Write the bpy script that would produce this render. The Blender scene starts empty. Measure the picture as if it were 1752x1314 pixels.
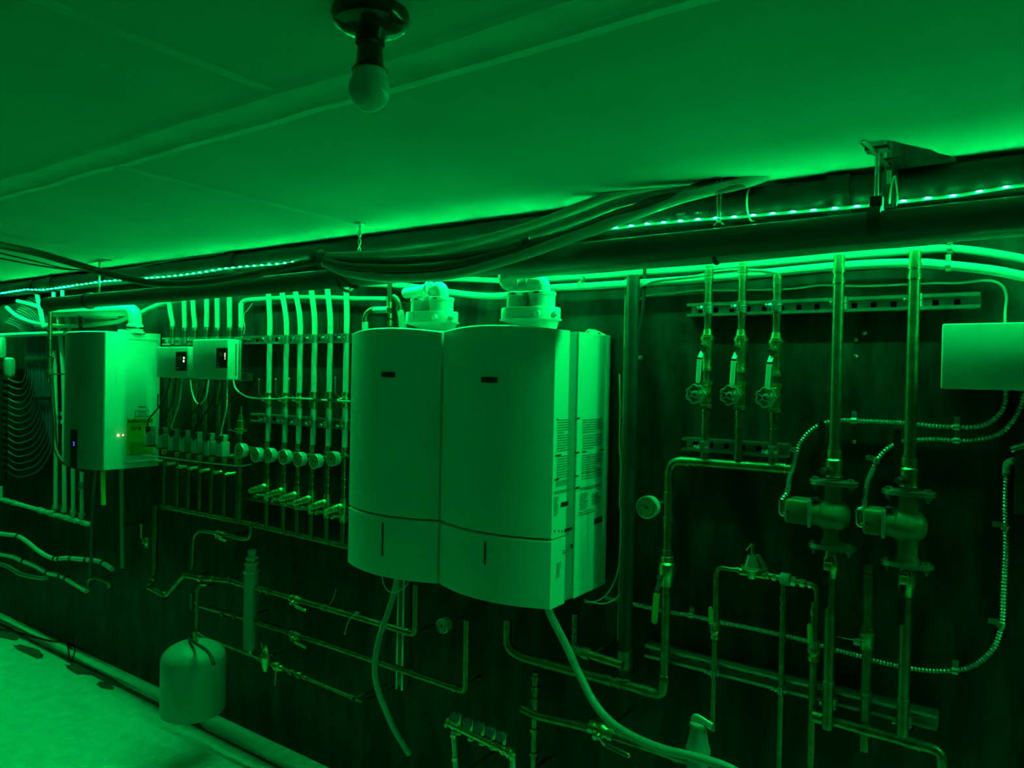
import bpy, math, random
from mathutils import Vector as V, Matrix
from math import sin, cos, pi, radians
random.seed(7)
S = bpy.context.scene
COL = S.collection
# ------------------------------------------------------------------ camera geometry
YAW, PITCH, ROLL, FPX = .6073, -.0116, .0206, 1261.8
CAM = V((0, 0, 1.79))
_F = V((-sin(YAW)*cos(PITCH), cos(YAW)*cos(PITCH), sin(PITCH)))
_R = V((cos(YAW), sin(YAW), 0)); _U = _R.cross(_F)
R2 = cos(ROLL)*_R + sin(ROLL)*_U; U2 = -sin(ROLL)*_R + cos(ROLL)*_U
def ray(x, y): return _F + (x-876)/FPX*R2 + (657-y)/FPX*U2
def P(x, y, Y):
    d = ray(x, y); return CAM + d*(Y/d.y)
def PZ(x, y, z):
    d = ray(x, y); return CAM + d*((z-CAM.z)/d.z)
def PX(x, y, X):
    d = ray(x, y); return CAM + d*(X/d.x)
def RAD(d, p):                      # radius in metres of something d pixels wide at p
    return d/2*((p-CAM).dot(_F))/FPX
WALL = 2.27; CEIL = 1.79+.563
# ------------------------------------------------------------------ materials
def mat(name, col, rough=.5, metal=0., noise=0., nscale=20., bump=0., bscale=60., spec=.5, emit=None, est=0.):
    m = bpy.data.materials.new(name); m.use_nodes = True
    nt = m.node_tree; b = nt.nodes['Principled BSDF']
    b.inputs['Base Color'].default_value = (*col, 1); b.inputs['Roughness'].default_value = rough
    b.inputs['Metallic'].default_value = metal; b.inputs['Specular IOR Level'].default_value = spec
    if noise or bump:
        tc = nt.nodes.new('ShaderNodeTexCoord')
    if noise:
        n = nt.nodes.new('ShaderNodeTexNoise'); n.inputs['Scale'].default_value = nscale; n.inputs['Detail'].default_value = 6
        nt.links.new(tc.outputs['Object'], n.inputs['Vector'])
        r = nt.nodes.new('ShaderNodeMapRange'); r.inputs['From Min'].default_value = .3; r.inputs['From Max'].default_value = .7
        r.inputs['To Min'].default_value = 1-noise; r.inputs['To Max'].default_value = 1+noise
        nt.links.new(n.outputs['Fac'], r.inputs['Value'])
        mx = nt.nodes.new('ShaderNodeVectorMath'); mx.operation = 'SCALE'; mx.inputs[0].default_value = col
        nt.links.new(r.outputs['Result'], mx.inputs['Scale']); nt.links.new(mx.outputs['Vector'], b.inputs['Base Color'])
    if bump:
        n2 = nt.nodes.new('ShaderNodeTexNoise'); n2.inputs['Scale'].default_value = bscale; n2.inputs['Detail'].default_value = 5
        nt.links.new(tc.outputs['Object'], n2.inputs['Vector'])
        bp = nt.nodes.new('ShaderNodeBump'); bp.inputs['Strength'].default_value = bump; bp.inputs['Distance'].default_value = .01
        nt.links.new(n2.outputs['Fac'], bp.inputs['Height']); nt.links.new(bp.outputs['Normal'], b.inputs['Normal'])
    if emit:
        b.inputs['Emission Color'].default_value = (*emit, 1); b.inputs['Emission Strength'].default_value = est
    return m
M = {}
M['ceiling'] = mat('ceiling_plaster', (.6, .6, .58), .9, noise=.06, nscale=3, bump=.05, bscale=60)
M['seam'] = mat('joint_plaster', (.68, .68, .66), .85, noise=.1, nscale=9, bump=.1, bscale=40)
M['floor'] = mat('concrete_floor', (.84, .84, .8), .8, noise=.1, nscale=14, bump=.35, bscale=90)
M['curb'] = mat('floor_stain', (.1, .1, .08), .9, noise=.5, nscale=30)
M['room'] = mat('plain_wall', (.06, .06, .06), .9, noise=.1)
M['steel'] = mat('galvanised_steel', (.62, .64, .62), .32, .9, noise=.12, nscale=60)
M['bsteel'] = mat('bright_steel', (.8, .82, .8), .22, 1.)
M['copper'] = mat('copper', (.42, .28, .17), .36, .88, noise=.3, nscale=40)
M['brass'] = mat('brass', (.8, .64, .32), .3, .95, noise=.12, nscale=60)
M['solder'] = mat('solder', (.85, .85, .82), .25, 1.)
M['iron'] = mat('black_iron', (.055, .055, .055), .35, .3, noise=.2)
M['cast'] = mat('green_cast_iron', (.06, .2, .12), .35, .1, noise=.15)
M['pex'] = mat('white_pex', (.74, .75, .72), .4, noise=.04, nscale=15)
M['bluepex'] = mat('grey_pex_loop', (.10, .13, .24), .45)
M['pvc'] = mat('white_pvc', (.9, .91, .88), .35)
M['shadepvc'] = mat('shaded_white_pvc', (.5, .52, .5), .45, noise=.06)
M['insul'] = mat('dark_insulated_pipe', (.075, .085, .085), .55, noise=.15, nscale=8, bump=.15, bscale=30)
M['abs'] = mat('black_abs', (.016, .018, .018), .45, noise=.3, nscale=25, bump=.25, bscale=14, spec=.2)
M['rubber'] = mat('black_rubber', (.03, .03, .03), .5)
M['hose'] = mat('translucent_hose', (.42, .44, .42), .38, noise=.12, nscale=8)
M['darkhose'] = mat('dark_hose', (.07, .08, .07), .42, noise=.15, nscale=8)
M['enamel'] = mat('white_boiler_enamel', (.8, .81, .79), .42)
M['side_band'] = mat('grey_side_band', (.3, .31, .3), .5)
M['grenamel'] = mat('silver_boiler_front', (.3, .31, .31), .35, noise=.05)
M['plastic'] = mat('grey_controller_plastic', (.72, .73, .71), .5)
M['black'] = mat('black_plastic', (.012, .012, .012), .4)
M['groove'] = mat('dark_gap', (.02, .02, .02), .8)
M['ink'] = mat('printed_ink', (.1, .13, .1), .6)
M['inkd'] = mat('black_ink', (.015, .02, .015), .6)
M['inkw'] = mat('white_ink', (.5, .52, .5), .5)
M['yellow'] = mat('yellow_lever_sleeve', (.78, .74, .12), .4)
M['label'] = mat('yellow_label_paper', (.75, .5, .02), .6)
M['paint'] = mat('white_painted_lever', (.8, .8, .7), .4)
M['box'] = mat('grey_painted_box', (.66, .67, .64), .5, noise=.04, nscale=40)
M['tank'] = mat('grey_tank_paint', (.34, .38, .36), .38, noise=.05)
M['dial'] = mat('gauge_dial', (.42, .44, .3), .5)
M['gcase'] = mat('gauge_case', (.72, .74, .7), .3, .4)
M['rag'] = mat('torn_board', (.2, .2, .18), .9, noise=.3, nscale=30)
M['porcelain'] = mat('dark_lampholder', (.03, .032, .03), .15)
M['bulb'] = mat('opal_bulb', (.66, .67, .66), .08, spec=.7)
M['blueled'] = mat('blue_digit', (0, 0, 0), .5, emit=(.05, .1, 1), est=3)
M['amber'] = mat('amber_indicator', (0, 0, 0), .5, emit=(1, .75, .4), est=4)
M['grnled'] = mat('green_indicator', (0, 0, 0), .5, emit=(.5, 1, .6), est=3)
# wall: black glossy paint with runs and scuffs
def wallmat():
    m = bpy.data.materials.new('black_painted_wall'); m.use_nodes = True; nt = m.node_tree; b = nt.nodes['Principled BSDF']
    tc = nt.nodes.new('ShaderNodeTexCoord'); mp = nt.nodes.new('ShaderNodeMapping'); mp.inputs['Scale'].default_value = (9, 1, 2.2)
    nt.links.new(tc.outputs['Object'], mp.inputs['Vector'])
    n = nt.nodes.new('ShaderNodeTexNoise'); n.inputs['Scale'].default_value = 1.4; n.inputs['Detail'].default_value = 8; n.inputs['Roughness'].default_value = .62
    nt.links.new(mp.outputs['Vector'], n.inputs['Vector'])
    cr = nt.nodes.new('ShaderNodeValToRGB'); e = cr.color_ramp.elements
    e[0].position = .42; e[0].color = (.009, .010, .010, 1); e[1].position = .68; e[1].color = (.05, .058, .055, 1)
    nt.links.new(n.outputs['Fac'], cr.inputs['Fac']); nt.links.new(cr.outputs['Color'], b.inputs['Base Color'])
    b.inputs['Roughness'].default_value = .55; b.inputs['Specular IOR Level'].default_value = .3
    n2 = nt.nodes.new('ShaderNodeTexNoise'); n2.inputs['Scale'].default_value = 22; n2.inputs['Detail'].default_value = 6
    nt.links.new(tc.outputs['Object'], n2.inputs['Vector'])
    bp = nt.nodes.new('ShaderNodeBump'); bp.inputs['Strength'].default_value = .35; bp.inputs['Distance'].default_value = .01
    nt.links.new(n2.outputs['Fac'], bp.inputs['Height']); nt.links.new(bp.outputs['Normal'], b.inputs['Normal'])
    return m
M['wall'] = wallmat()
LEDC = (.0008, 1, .14)
M['led'] = mat('green_led_emitter', (.2, .9, .5), .4, emit=LEDC, est=1650)
M['tape'] = mat('white_tape', (.5, .5, .5), .5)
M['wheel'] = mat('worn_hand_wheel', (.4, .42, .4), .25, .6)
M['head'] = mat('grey_actuator_plastic', (.4, .43, .43), .4)
M['strip'] = mat('led_strip_sleeve', (.5, .6, .5), .3, emit=(.0, 1, .28), est=.22)
# ------------------------------------------------------------------ mesh builder
def basis(a):
    a = V(a).normalized(); t = V((0, 0, 1)) if abs(a.z) < .9 else V((0, 1, 0))
    u = t.cross(a).normalized(); return u, a.cross(u), a
def fillet(pts, r=.03, n=5):
    pts = [V(p) for p in pts]; out = [pts[0]]
    for i in range(1, len(pts)-1):
        a, b, c = pts[i-1], pts[i], pts[i+1]; d1 = a-b; d2 = c-b
        k = min(r, d1.length*.48, d2.length*.48)
        if k < 1e-5: continue
        p0 = b+d1.normalized()*k; p1 = b+d2.normalized()*k
        for j in range(n+1):
            t = j/n; out.append(p0.lerp(b, t).lerp(b.lerp(p1, t), t))
    out.append(pts[-1]); return out
def spline(pts, n=6):
    pts = [V(p) for p in pts]
    if len(pts) < 3: return pts
    q = [2*pts[0]-pts[1]]+pts+[2*pts[-1]-pts[-2]]; out = []
    for i in range(1, len(q)-2):
        a, b, c, d = q[i-1:i+3]
        for j in range(n):
            t = j/n
            out.append(.5*((2*b)+(c-a)*t+(2*a-5*b+4*c-d)*t*t+(3*b-a-3*c+d)*t**3))
    out.append(pts[-1]); return out
def at_len(pts, step):
    out = [pts[0].copy()]; acc = 0.
    for a, b in zip(pts, pts[1:]):
        L = (b-a).length; d = step-acc
        while d <= L:
            out.append(a.lerp(b, d/L)); d += step
        acc = L-(d-step)
    return out
class MB:
    def __init__(s): s.v = []; s.f = []
    def ringloft(s, rings, cap=True, closed=True):
        o = len(s.v); n = len(rings[0])
        for r in rings: s.v += [V(p) for p in r]
        for i in range(len(rings)-1):
            for j in range(n if closed else n-1):
                k = (j+1) % n
                s.f.append((o+i*n+j, o+i*n+k, o+(i+1)*n+k, o+(i+1)*n+j))
        if cap:
            s.f.append(tuple(o+j for j in range(n))[::-1]); s.f.append(tuple(o+(len(rings)-1)*n+j for j in range(n)))
        return s
    def tube(s, pts, r, seg=12, cap=True, rf=None, flat=1.):
        pts = [V(p) for p in pts]
        P_ = [pts[0]]
        for p in pts[1:]:
            if (p-P_[-1]).length > 1e-5: P_.append(p)
        pts = P_
        if len(pts) < 2: return s
        tg = []
        for i in range(len(pts)):
            a = pts[max(0, i-1)]; b = pts[min(len(pts)-1, i+1)]; tg.append((b-a).normalized())
        u, w, _ = basis(tg[0]); rings = []
        for i, p in enumerate(pts):
            t = tg[i]; u = (u-t*u.dot(t)).normalized(); w = t.cross(u)
            rr = rf(i, len(pts)) if rf else r
            rings.append([p+(u*cos(2*pi*k/seg)+w*sin(2*pi*k/seg)*flat)*rr for k in range(seg)])
        return s.ringloft(rings, cap)
    def cyl(s, a, b, r, seg=16, r2=None):
        u, w, d = basis(V(b)-V(a)); rr = (r, r if r2 is None else r2)
        return s.ringloft([[V(p)+(u*cos(2*pi*k/seg)+w*sin(2*pi*k/seg))*q for k in range(seg)] for p, q in zip((a, b), rr)])
    def lathe(s, p, ax, prof, seg=20, sx=1.):
        u, w, d = basis(ax); p = V(p)
        return s.ringloft([[p+d*t+(u*cos(2*pi*k/seg)+w*sin(2*pi*k/seg))*max(r, 1e-4) for k in range(seg)] for t, r in prof])
    def box(s, c, sz, rot=None, bev=0.):
        c = V(c); hx, hy, hz = [q/2 for q in sz]; b = min(bev, hx*.9, hy*.9, hz*.9)
        rot = rot or Matrix.Identity(3)
        if b <= 0:
            r = [[c+rot@V((x*hx, y*hy, z)) for x, y in ((-1, -1), (1, -1), (1, 1), (-1, 1))] for z in (-hz, hz)]
            return s.ringloft(r)
        def oct_(q, z):
            out = []
            for cx, cy, a0 in ((1, 1, 0), (-1, 1, 90), (-1, -1, 180), (1, -1, 270)):
                for a in (0, 30, 60, 90):
                    t = radians(a0+a); out.append(c+rot@V((cx*(hx-b)+cos(t)*q, cy*(hy-b)+sin(t)*q, z)))
            return out
        return s.ringloft([oct_(b*.2, -hz), oct_(b*.75, -hz+b*.3), oct_(b, -hz+b), oct_(b, hz-b), oct_(b*.75, hz-b*.3), oct_(b*.2, hz)])
    def prism(s, poly, d):          # poly of 3d points pushed along vector d
        d = V(d); return s.ringloft([[V(p) for p in poly], [V(p)+d for p in poly]])
    def torus(s, c, ax, R, r, n=20, m=8, a0=0, a1=360):
        u, w, d = basis(ax); pts = [V(c)+(u*cos(radians(a0+(a1-a0)*i/n))+w*sin(radians(a0+(a1-a0)*i/n)))*R for i in range(n+1)]
        return s.tube(pts, r, m, cap=(a1-a0 < 360))
    def build(s, name, m, parent=None, label=None, smooth=True):
        off = V(parent['_o']) if parent is not None else V((0, 0, 0))
        me = bpy.data.meshes.new(name); me.from_pydata([p-off for p in s.v], [], s.f); me.validate(); me.update()
        import bmesh
        bm = bmesh.new(); bm.from_mesh(me); bmesh.ops.recalc_face_normals(bm, faces=bm.faces); bm.to_mesh(me); bm.free()
        me.materials.append(m)
        if smooth: me.shade_smooth(); me.set_sharp_from_angle(angle=radians(38))
        o = bpy.data.objects.new(name, me); COL.objects.link(o)
        if parent is not None:
            o.parent = parent; o['_o'] = list(off)
        if label: o['label'] = label
        return o
def tag(o, label, cat, group=None):
    o['label'] = label; o['category'] = cat
    if group: o['group'] = group
    return o
def thing(name, label, cat, loc, group=None):
    o = bpy.data.objects.new(name, None); COL.objects.link(o); o.location = loc; o['_o'] = list(V(loc)); o.empty_display_size = .05
    return tag(o, label, cat, group)
def single(mb, name, m, label, cat, loc=None, group=None):     # one-mesh thing with its origin on it
    c = V(loc) if loc is not None else sum(mb.v, V())/len(mb.v)
    mb.v = [p-c for p in mb.v]; o = mb.build(name, m); o.location = c
    return tag(o, label, cat, group)
def struct(name, mb, m, smooth=False):
    o = mb.build(name, m, smooth=smooth); o['kind'] = 'structure'; return o
def text(s, size, loc, face, m, parent, name='lettering', ext=.0004, sx=1., bold=0.):
    cu = bpy.data.curves.new(name, 'FONT'); cu.body = s; cu.size = size; cu.extrude = ext; cu.align_x = 'LEFT'; cu.offset = bold
    t = bpy.data.objects.new(name, cu); COL.objects.link(t)
    me = bpy.data.meshes.new_from_object(t.evaluated_get(bpy.context.evaluated_depsgraph_get()))
    bpy.data.objects.remove(t)
    rot = Matrix.Rotation(pi/2, 3, 'X')
    if face == 'X': rot = Matrix.Rotation(pi/2, 3, 'Z') @ rot
    off = V(parent['_o']); loc = V(loc)
    for v in me.vertices:
        c = v.co.copy(); c.x *= sx; v.co = rot@c+loc-off
    me.materials.clear(); me.materials.append(m)
    o = bpy.data.objects.new(name, me); COL.objects.link(o); o.parent = parent; return o
Z = V((0, 0, 1)); X = V((1, 0, 0)); Y_ = V((0, 1, 0))
def pl(lst, Yd=None):               # pixel list -> points
    return [P(p[0], p[1], p[2] if len(p) > 2 else Yd) for p in lst]
def vline(x0, y0, x1, y1, Y):       # vertical line through two pixels, made truly vertical
    a, b = P(x0, y0, Y), P(x1, y1, Y); m = (a.x+b.x)/2
    return V((m, Y, a.z)), V((m, Y, b.z))
def ringc(mb, p, ax, r, L=.006, k=1.12): mb.lathe(p, ax, [(-L, r), (-L, r*k), (L, r*k), (L, r)], 16)

# ================================================================== SETTING
struct('floor', MB().box((-2.2, -.4, -.05), (9.6, 5.7, .1)), M['floor'])
struct('wall_back', MB().box((-2.2, WALL+.06, 1.19), (9.6, .12, 2.5)), M['wall'])
struct('wall_left', MB().box((-7.0, -.4, 1.19), (.12, 5.5, 2.5)), M['room'])
struct('wall_right', MB().box((2.6, -.4, 1.19), (.12, 5.5, 2.5)), M['room'])
struct('wall_front', MB().box((-2.2, -3.2, 1.19), (9.6, .12, 2.5)), M['room'])
# ceiling slab with two torn holes near the wall
def ceiling():
    me = bpy.data.meshes.new('ceiling')
    mb = MB().box((-2.2, -.4, CEIL+.06), (9.6, 5.7, .12)); o = mb.build('ceiling', M['ceiling'], smooth=False); o['kind'] = 'structure'
    cut = MB()
    def ragged(pts, n=4, a=.012):
        out = []
        for i, p in enumerate(pts):
            q = pts[(i+1) % len(pts)]
            for j in range(n):
                t = j/n; out.append((p[0]*(1-t)+q[0]*t+random.uniform(-a, a), p[1]*(1-t)+q[1]*t+random.uniform(-a, a)))
        return out
    for poly in ([(-.33, 1.90), (-.27, 1.89), (-.20, 2.02), (-.15, 2.22), (-.24, 2.24), (-.31, 2.10)],
                 [(-.78, 2.02), (-.70, 2.0), (-.63, 2.10), (-.54, 2.22), (-.66, 2.24), (-.80, 2.16)]):
        pts = ragged(poly) if len(poly) > 4 else poly
        cut.prism([(x, y, CEIL-.02) for x, y in pts], (0, 0, .2))
    c = cut.build('cutter', M['rag'], smooth=False)
    md = o.modifiers.new('b', 'BOOLEAN'); md.object = c; md.operation = 'DIFFERENCE'; md.solver = 'EXACT'
    me = bpy.data.meshes.new_from_object(o.evaluated_get(bpy.context.evaluated_depsgraph_get()))
    o.modifiers.clear(); o.data = me; bpy.data.objects.remove(c)
    return o
ceiling()
# joint band along the ceiling and the cross joints
def band(x0, x1, y0, y1, t, name, n=60, wob=.006):
    mb = MB(); rings = []
    for i in range(n+1):
        x = x0+(x1-x0)*i/n; a = random.uniform(-wob, wob); b = random.uniform(-wob, wob)
        rings.append([(x, y0+a, CEIL+.002), (x, y0+.025+a, CEIL-t*1.3), (x, y0+.06+a, CEIL-t*.5), (x, y1-.022+b, CEIL-t*.3), (x, y1-.012+b, CEIL-t*2), (x, y1+.012+b, CEIL-t*.4), (x, y1+.03+b, CEIL+.002)])
    struct(name, mb.ringloft(rings), M['seam'], smooth=False)
band(-6.9, 2.5, .93, 1.06, .002, 'trim_1')
def cross(xc, y0, y1, name):
    mb = MB(); n = 30; rings = []
    for i in range(n+1):
        y = y0+(y1-y0)*i/n; w = .018+random.uniform(-.004, .004)
        rings.append([(xc-w, y, CEIL+.002), (xc-w*.4, y, CEIL-.004), (xc+w*.4, y, CEIL-.004), (xc+w, y, CEIL+.002)])
    struct(name, mb.ringloft(rings), M['seam'])
cross(-2.1, 1.06, 2.05, 'trim_2'); cross(-1.26, -1.2, .94, 'trim_3'); cross(-3.9, 1.06, 2.0, 'trim_4')
# dark joint line in the floor and stained patches along it
mb = MB(); rings = []
for i in range(80):
    x = -6.8+9.2*i/79; w = .007 if x > -3.35 else (.014+.03*max(0, sin(x*5.3))*random.uniform(.3, 1))
    y = 2.135+(.015 if x < -3.35 else 0)
    rings.append([(x, y-w, .0005), (x, y-w, .0025), (x, y+w, .0025), (x, y+w, .0005)])
struct('trim_5', mb.ringloft(rings), M['curb'])
mb = MB()
for x, y, a, b in ((-4.55, 2.12, .12, .05), (-5.05, 2.07, .2, .04), (-4.2, 2.1, .08, .035), (-5.5, 2.1, .16, .04)):
    mb.prism([(x+a*cos(t)*random.uniform(.7, 1.2), y+b*sin(t)*random.uniform(.7, 1.2), .0006) for t in [i*pi/8 for i in range(16)]], (0, 0, .0012))
struct('trim_6', mb, M['curb'])

# ================================================================== LIGHT BULB
_c = PZ(634, 42, CEIL-.018); bx, by = _c.x, _c.y; kb = RAD(133, _c)/.063
t = thing('light_fixture', 'dark round keyless lampholder with an unlit opal bulb under the ceiling', 'light', (bx, by, CEIL))
zb = P(631, 190, by).z; zn = P(631, 122, by).z
MB().lathe((bx, by, CEIL), -Z, [(0, .062*kb), (.008, .063*kb), (.020, .058*kb), (.027, .045*kb), (.029, .026), (.045, .022)], 40).build('lampholder', M['porcelain'], t)
mb = MB(); L = CEIL-zn
mb.lathe((bx, by, CEIL-.036), -Z, [(0, .022), (.01, .021), (.013, .0235), (.016, .0205), (L-.075, .0195), (L-.045, .0215), (L-.036, .028)], 32)
mb.build('bulb_neck', M['porcelain'], t)
r = .0325; c = V((bx, by, zb+r)); prof = []
h0 = CEIL-.036-(L-.036)-c.z
for i in range(19):
    a = radians(-90+i*124/18); prof.append((r*sin(a), r*cos(a)))
MB().lathe(c, Z, prof+[(max(h0, r*sin(radians(36))), .0262)], 40).build('glass_globe', M['bulb'], t)

# ================================================================== CEILING-LEVEL PIPES
def pipeX(name, label, cat, a, b, r, m, seg=24, extra=None):
    t = thing(name, label, cat, a); MB().tube([a, b], r, seg).build('pipe', m, t)
    return t
# black printed drain pipe just under the ceiling
zA = 1.79+.508
abs_ = thing('black_drain_pipe', 'black plastic pipe running under the ceiling edge behind the LED strip', 'pipe', (-6.9, 2.14, zA))
MB().tube([(-6.9, 2.14, zA), (2.5, 2.14, zA)], .046, 28).build('pipe', M['abs'], abs_)
for x in (-5.2, -4.95, -3.1, -.42, .3):
    MB().lathe((x, 2.14, zA), X, [(-.03, .046), (-.03, .0535), (.03, .0535), (.03, .046)], 28).build('coupling', M['abs'], abs_)
for (px, py) in ((1277, 352),):
    p = P(px, py, 2.09); MB().torus((p.x, 2.14, zA), X, .0475, .003, 20, 6, 0, 360).build('zip_tie', M['paint'], abs_)
# printed characters on the black pipe, half legible
for i in range(9):
    MB().box((P(1158+i*1.7, 366, 2.094).x, 2.0935, P(1160, 367, 2.094).z), (.0016, .0012, .007)).build('print_mark', M['inkw'], abs_)
for px, w in ((1190, 1), (1194, 2), (1199, 1.5), (1211, .8)):
    MB().box((P(px, 363, 2.094).x, 2.094, P(px, 364, 2.094).z), (.003*w, .0012, .006)).build('print_mark', M['inkw'], abs_)
# lagged drain pipe
dp = thing('lagged_drain_pipe', 'thick dark lagged drain pipe slung across the wall below the LED strip', 'pipe', (-4.62, 1.95, 2.145))
a = V((-4.57, 1.95, 1.79+.352)); b = V((2.4, 1.95, 1.79+.392))
mid = V((-3.3, 1.95, 1.79+.353))
MB().tube([a, mid, b], .0375, 28).build('pipe', M['insul'], dp)
MB().lathe(a, X, [(-.045, .030), (-.035, .041), (.035, .041), (.036, .0375)], 28).build('end_cap', M['insul'], dp)
for px, py in ((153, 512), (590, 482)):
    p = P(px, py, 1.95); zc = 1.79+.353+.006*0
    MB().torus((p.x, 1.95, p.z if px > 300 else 2.143), X+V((0, 0, .4 if px > 300 else 0)), .040, .006, 24, 8).build('strap', M['rubber'], dp)
# white vent pipe, shade put into its grey colour, behind and below it (right boiler's flue run)
v = thing('vent_pipe', 'pale vent pipe partly hidden behind the lagged drain pipe', 'pipe', P(980, 458, 2.007))
VY = 2.007; p0 = P(862, 471, VY); p1 = P(980, 458.5, VY); p2 = P(1752, 390, VY); p3 = p2+(p2-p1)*.6
MB().tube([p0, p1, p2, p3], .0185, 24).build('pipe', M['shadepvc'], v)
for px, py in ((1330, 428), (900, 474)):
    p = P(px, py, VY); p.z = p1.z+(p2.z-p1.z)*(p.x-p1.x)/(p2.x-p1.x)
    MB().lathe(p, (p2-p1), [(-.03, .0185), (-.03, .0215), (.03, .0215), (.03, .0185)], 24).build('coupling', M['shadepvc'], v)
p = P(1222, 441, 1.99); mb = MB(); mb.torus((p.x, VY, p1.z+(p2.z-p1.z)*(p.x-p1.x)/(p2.x-p1.x)), X, .022, .006, 20, 8)
single(mb, 'pipe_strap', M['rubber'], 'black band looped under the vent pipe above the left copper riser', 'strap')
# ================================================================== LED STRIP
ctrl = [(0, 502), (45, 495), (73, 496), (90, 494), (130, 488), (180, 481), (276, 474), (307, 471), (338, 467), (382, 459.5), (417, 456),
        (455, 453), (482, 451), (522, 445.5), (590, 439), (629, 435), (661, 432), (695, 428), (728, 424), (800, 417), (867, 410), (960, 399), (1052, 390),
        (1108, 383), (1165, 378), (1197, 375), (1228, 373), (1259, 371), (1325, 365), (1387, 360), (1467, 353), (1546, 344), (1588, 339), (1632, 335), (1675, 328), (1722, 320), (1752, 316)]
LY = 2.083
cp = [P(x, y, LY) for x, y in ctrl]
cp = [V((-6.8, LY, cp[0].z))]+cp+[V((.3, LY, cp[-1].z+.004)), V((2.4, LY, cp[-1].z+.008))]
def zat(x):
    for a, b in zip(cp, cp[1:]):
        if a.x <= x <= b.x: return a.z+(b.z-a.z)*(x-a.x)/(b.x-a.x)
    return cp[-1].z
led = thing('led_strip', 'green glowing LED strip light tied along the black pipe at the ceiling', 'strip light', (-2.2, LY, zat(-2.2)))
pts = [V((-6.8+i*.025, LY, zat(-6.8+i*.025))) for i in range(369)]
TN = V((0, -.33, -1)).normalized(); TT = V((0, -1, .33)).normalized()
MB().tube([p+TN*.0035 for p in pts], .0032, 8, flat=.8).build('strip_sleeve', M['strip'], led)
MB().ringloft([[p-TT*.0068, p+TT*.0068, p+TT*.0068+TN*.0012, p-TT*.0068+TN*.0012] for p in pts]).build('backing_tape', M['tape'], led, smooth=False)
def dome(mb, c):
    d = TN
    mb.lathe(c, d, [(0, .0080), (.0002, .0078), (.0006, .0045), (.0008, .0003)], 10)
x = -6.75; hid = MB(); nvis = 0; XLED = []
g0 = P(1108, 383, LY).x
k = math.floor((x-g0)/.0535)
while x < 2.3:
    x = g0+k*.0535; k += 1
    if x < -6.75: continue
    XLED.append(x)
for x in XLED:
    c = V((x, LY, zat(x)))+TN*.0015
    d = c-CAM; u = 876+FPX*d.dot(R2)/d.dot(_F)
    hidden = u < -5 or u > 1760 or 188 < u < 270 or 740 < u < 858 or 878 < u < 1042 or 535 < u < 620
    if hidden: dome(hid, c)
    else:
        mb = MB(); dome(mb, c); mb.build('led', M['led'], led); nvis += 1
o = hid.build('led_row', M['led'], led); o['kind'] = 'stuff'; print('LEDS', nvis, len(XLED))
# ================================================================== HOSES OVER THE DRAIN PIPE
def hosething(name, label, pts, r, m, cat='hose', n=7, group=None, flat=1.):
    q = spline(pl(pts), n); t = MB().tube(q, r, 14, flat=flat)
    return single(t, name, m, label, cat, loc=q[len(q)//2], group=group)
hosething('hose', 'long dark hose draped from the left front ceiling over the pipe to the ceiling hole',
  [(-260, 372, .9), (-60, 402, 1.15), (0, 419, 1.35), (60, 432, 1.5), (130, 452, 1.64), (200, 472, 1.76), (270, 485, 1.86), (350, 483, 1.875), (450, 466, 1.885), (550, 446, 1.885), (610, 446, 1.875), (700, 447, 1.865), (800, 438, 1.87),
   (903, 419, 1.885), (1000, 393, 1.94), (1110, 350, 2.0), (1200, 321, 2.04), (1285, 306, 2.07), (1292, 290, 2.09)], .0165, M['darkhose'])
hosething('hose', 'pale hose rising from the strap to the ceiling hole, uppermost of the bundle',
  [(552, 439, 1.93), (620, 437, 1.925), (700, 433, 1.93), (770, 423, 1.935), (860, 402, 1.95), (930, 380, 1.975), (990, 356, 2.0), (1050, 334, 2.02), (1110, 323, 2.04), (1170, 316, 2.06), (1225, 306, 2.085), (1240, 285, 2.1)], .0165, M['hose'])
hosething('hose', 'pale hose just below the uppermost, curving up to the ceiling hole',
  [(560, 448, 1.90), (640, 449, 1.895), (720, 444, 1.90), (790, 434, 1.905), (870, 414, 1.915), (940, 391, 1.94), (1000, 370, 1.965), (1060, 347, 1.99), (1120, 335, 2.01), (1180, 326, 2.03), (1240, 314, 2.06), (1262, 290, 2.09)], .0155, M['hose'])
hosething('hose', 'pale hose bellying lowest in front of the lagged pipe',
  [(556, 450, 1.88), (585, 464, 1.86), (640, 474, 1.85), (710, 475, 1.845), (780, 468, 1.845), (840, 452, 1.85), (900, 434, 1.86), (960, 413, 1.875), (1020, 391, 1.92), (1090, 365, 1.97), (1160, 340, 2.0), (1230, 322, 2.03), (1300, 304, 2.07), (1312, 288, 2.09)], .0165, M['hose'])
hosething('hose', 'grey hose between the dark hose and the lowest pale one',
  [(556, 447, 1.86), (600, 456, 1.845), (680, 461, 1.84), (760, 456, 1.84), (830, 441, 1.845), (900, 424, 1.86), (970, 401, 1.885), (1040, 376, 1.94), (1120, 348, 1.98), (1200, 330, 2.015), (1270, 315, 2.05), (1300, 290, 2.09)], .013, M['darkhose'])
for px, py, Y, lab, R, ax in ((903, 420, 1.875, 'black strap round the dark hose, above the boilers', .026, (1, .3, .25)), (548, 443, 1.9, 'black strap gathering the hose bundle at its left end', .034, (1, .1, .2))):
    p = P(px, py, Y); mb = MB(); mb.lathe(p, ax, [(-.011, R-.004), (-.011, R), (.011, R), (.011, R-.004)], 20)
    single(mb, 'hose_strap', M['rubber'], lab, 'strap', p)
mb = MB(); mb.tube(spline(pl([(562, 457, 1.875), (572, 465, 1.865), (585, 476, 1.87), (597, 487, 1.885), (612, 492, 1.91)])), .011, 8, flat=.45)
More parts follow.
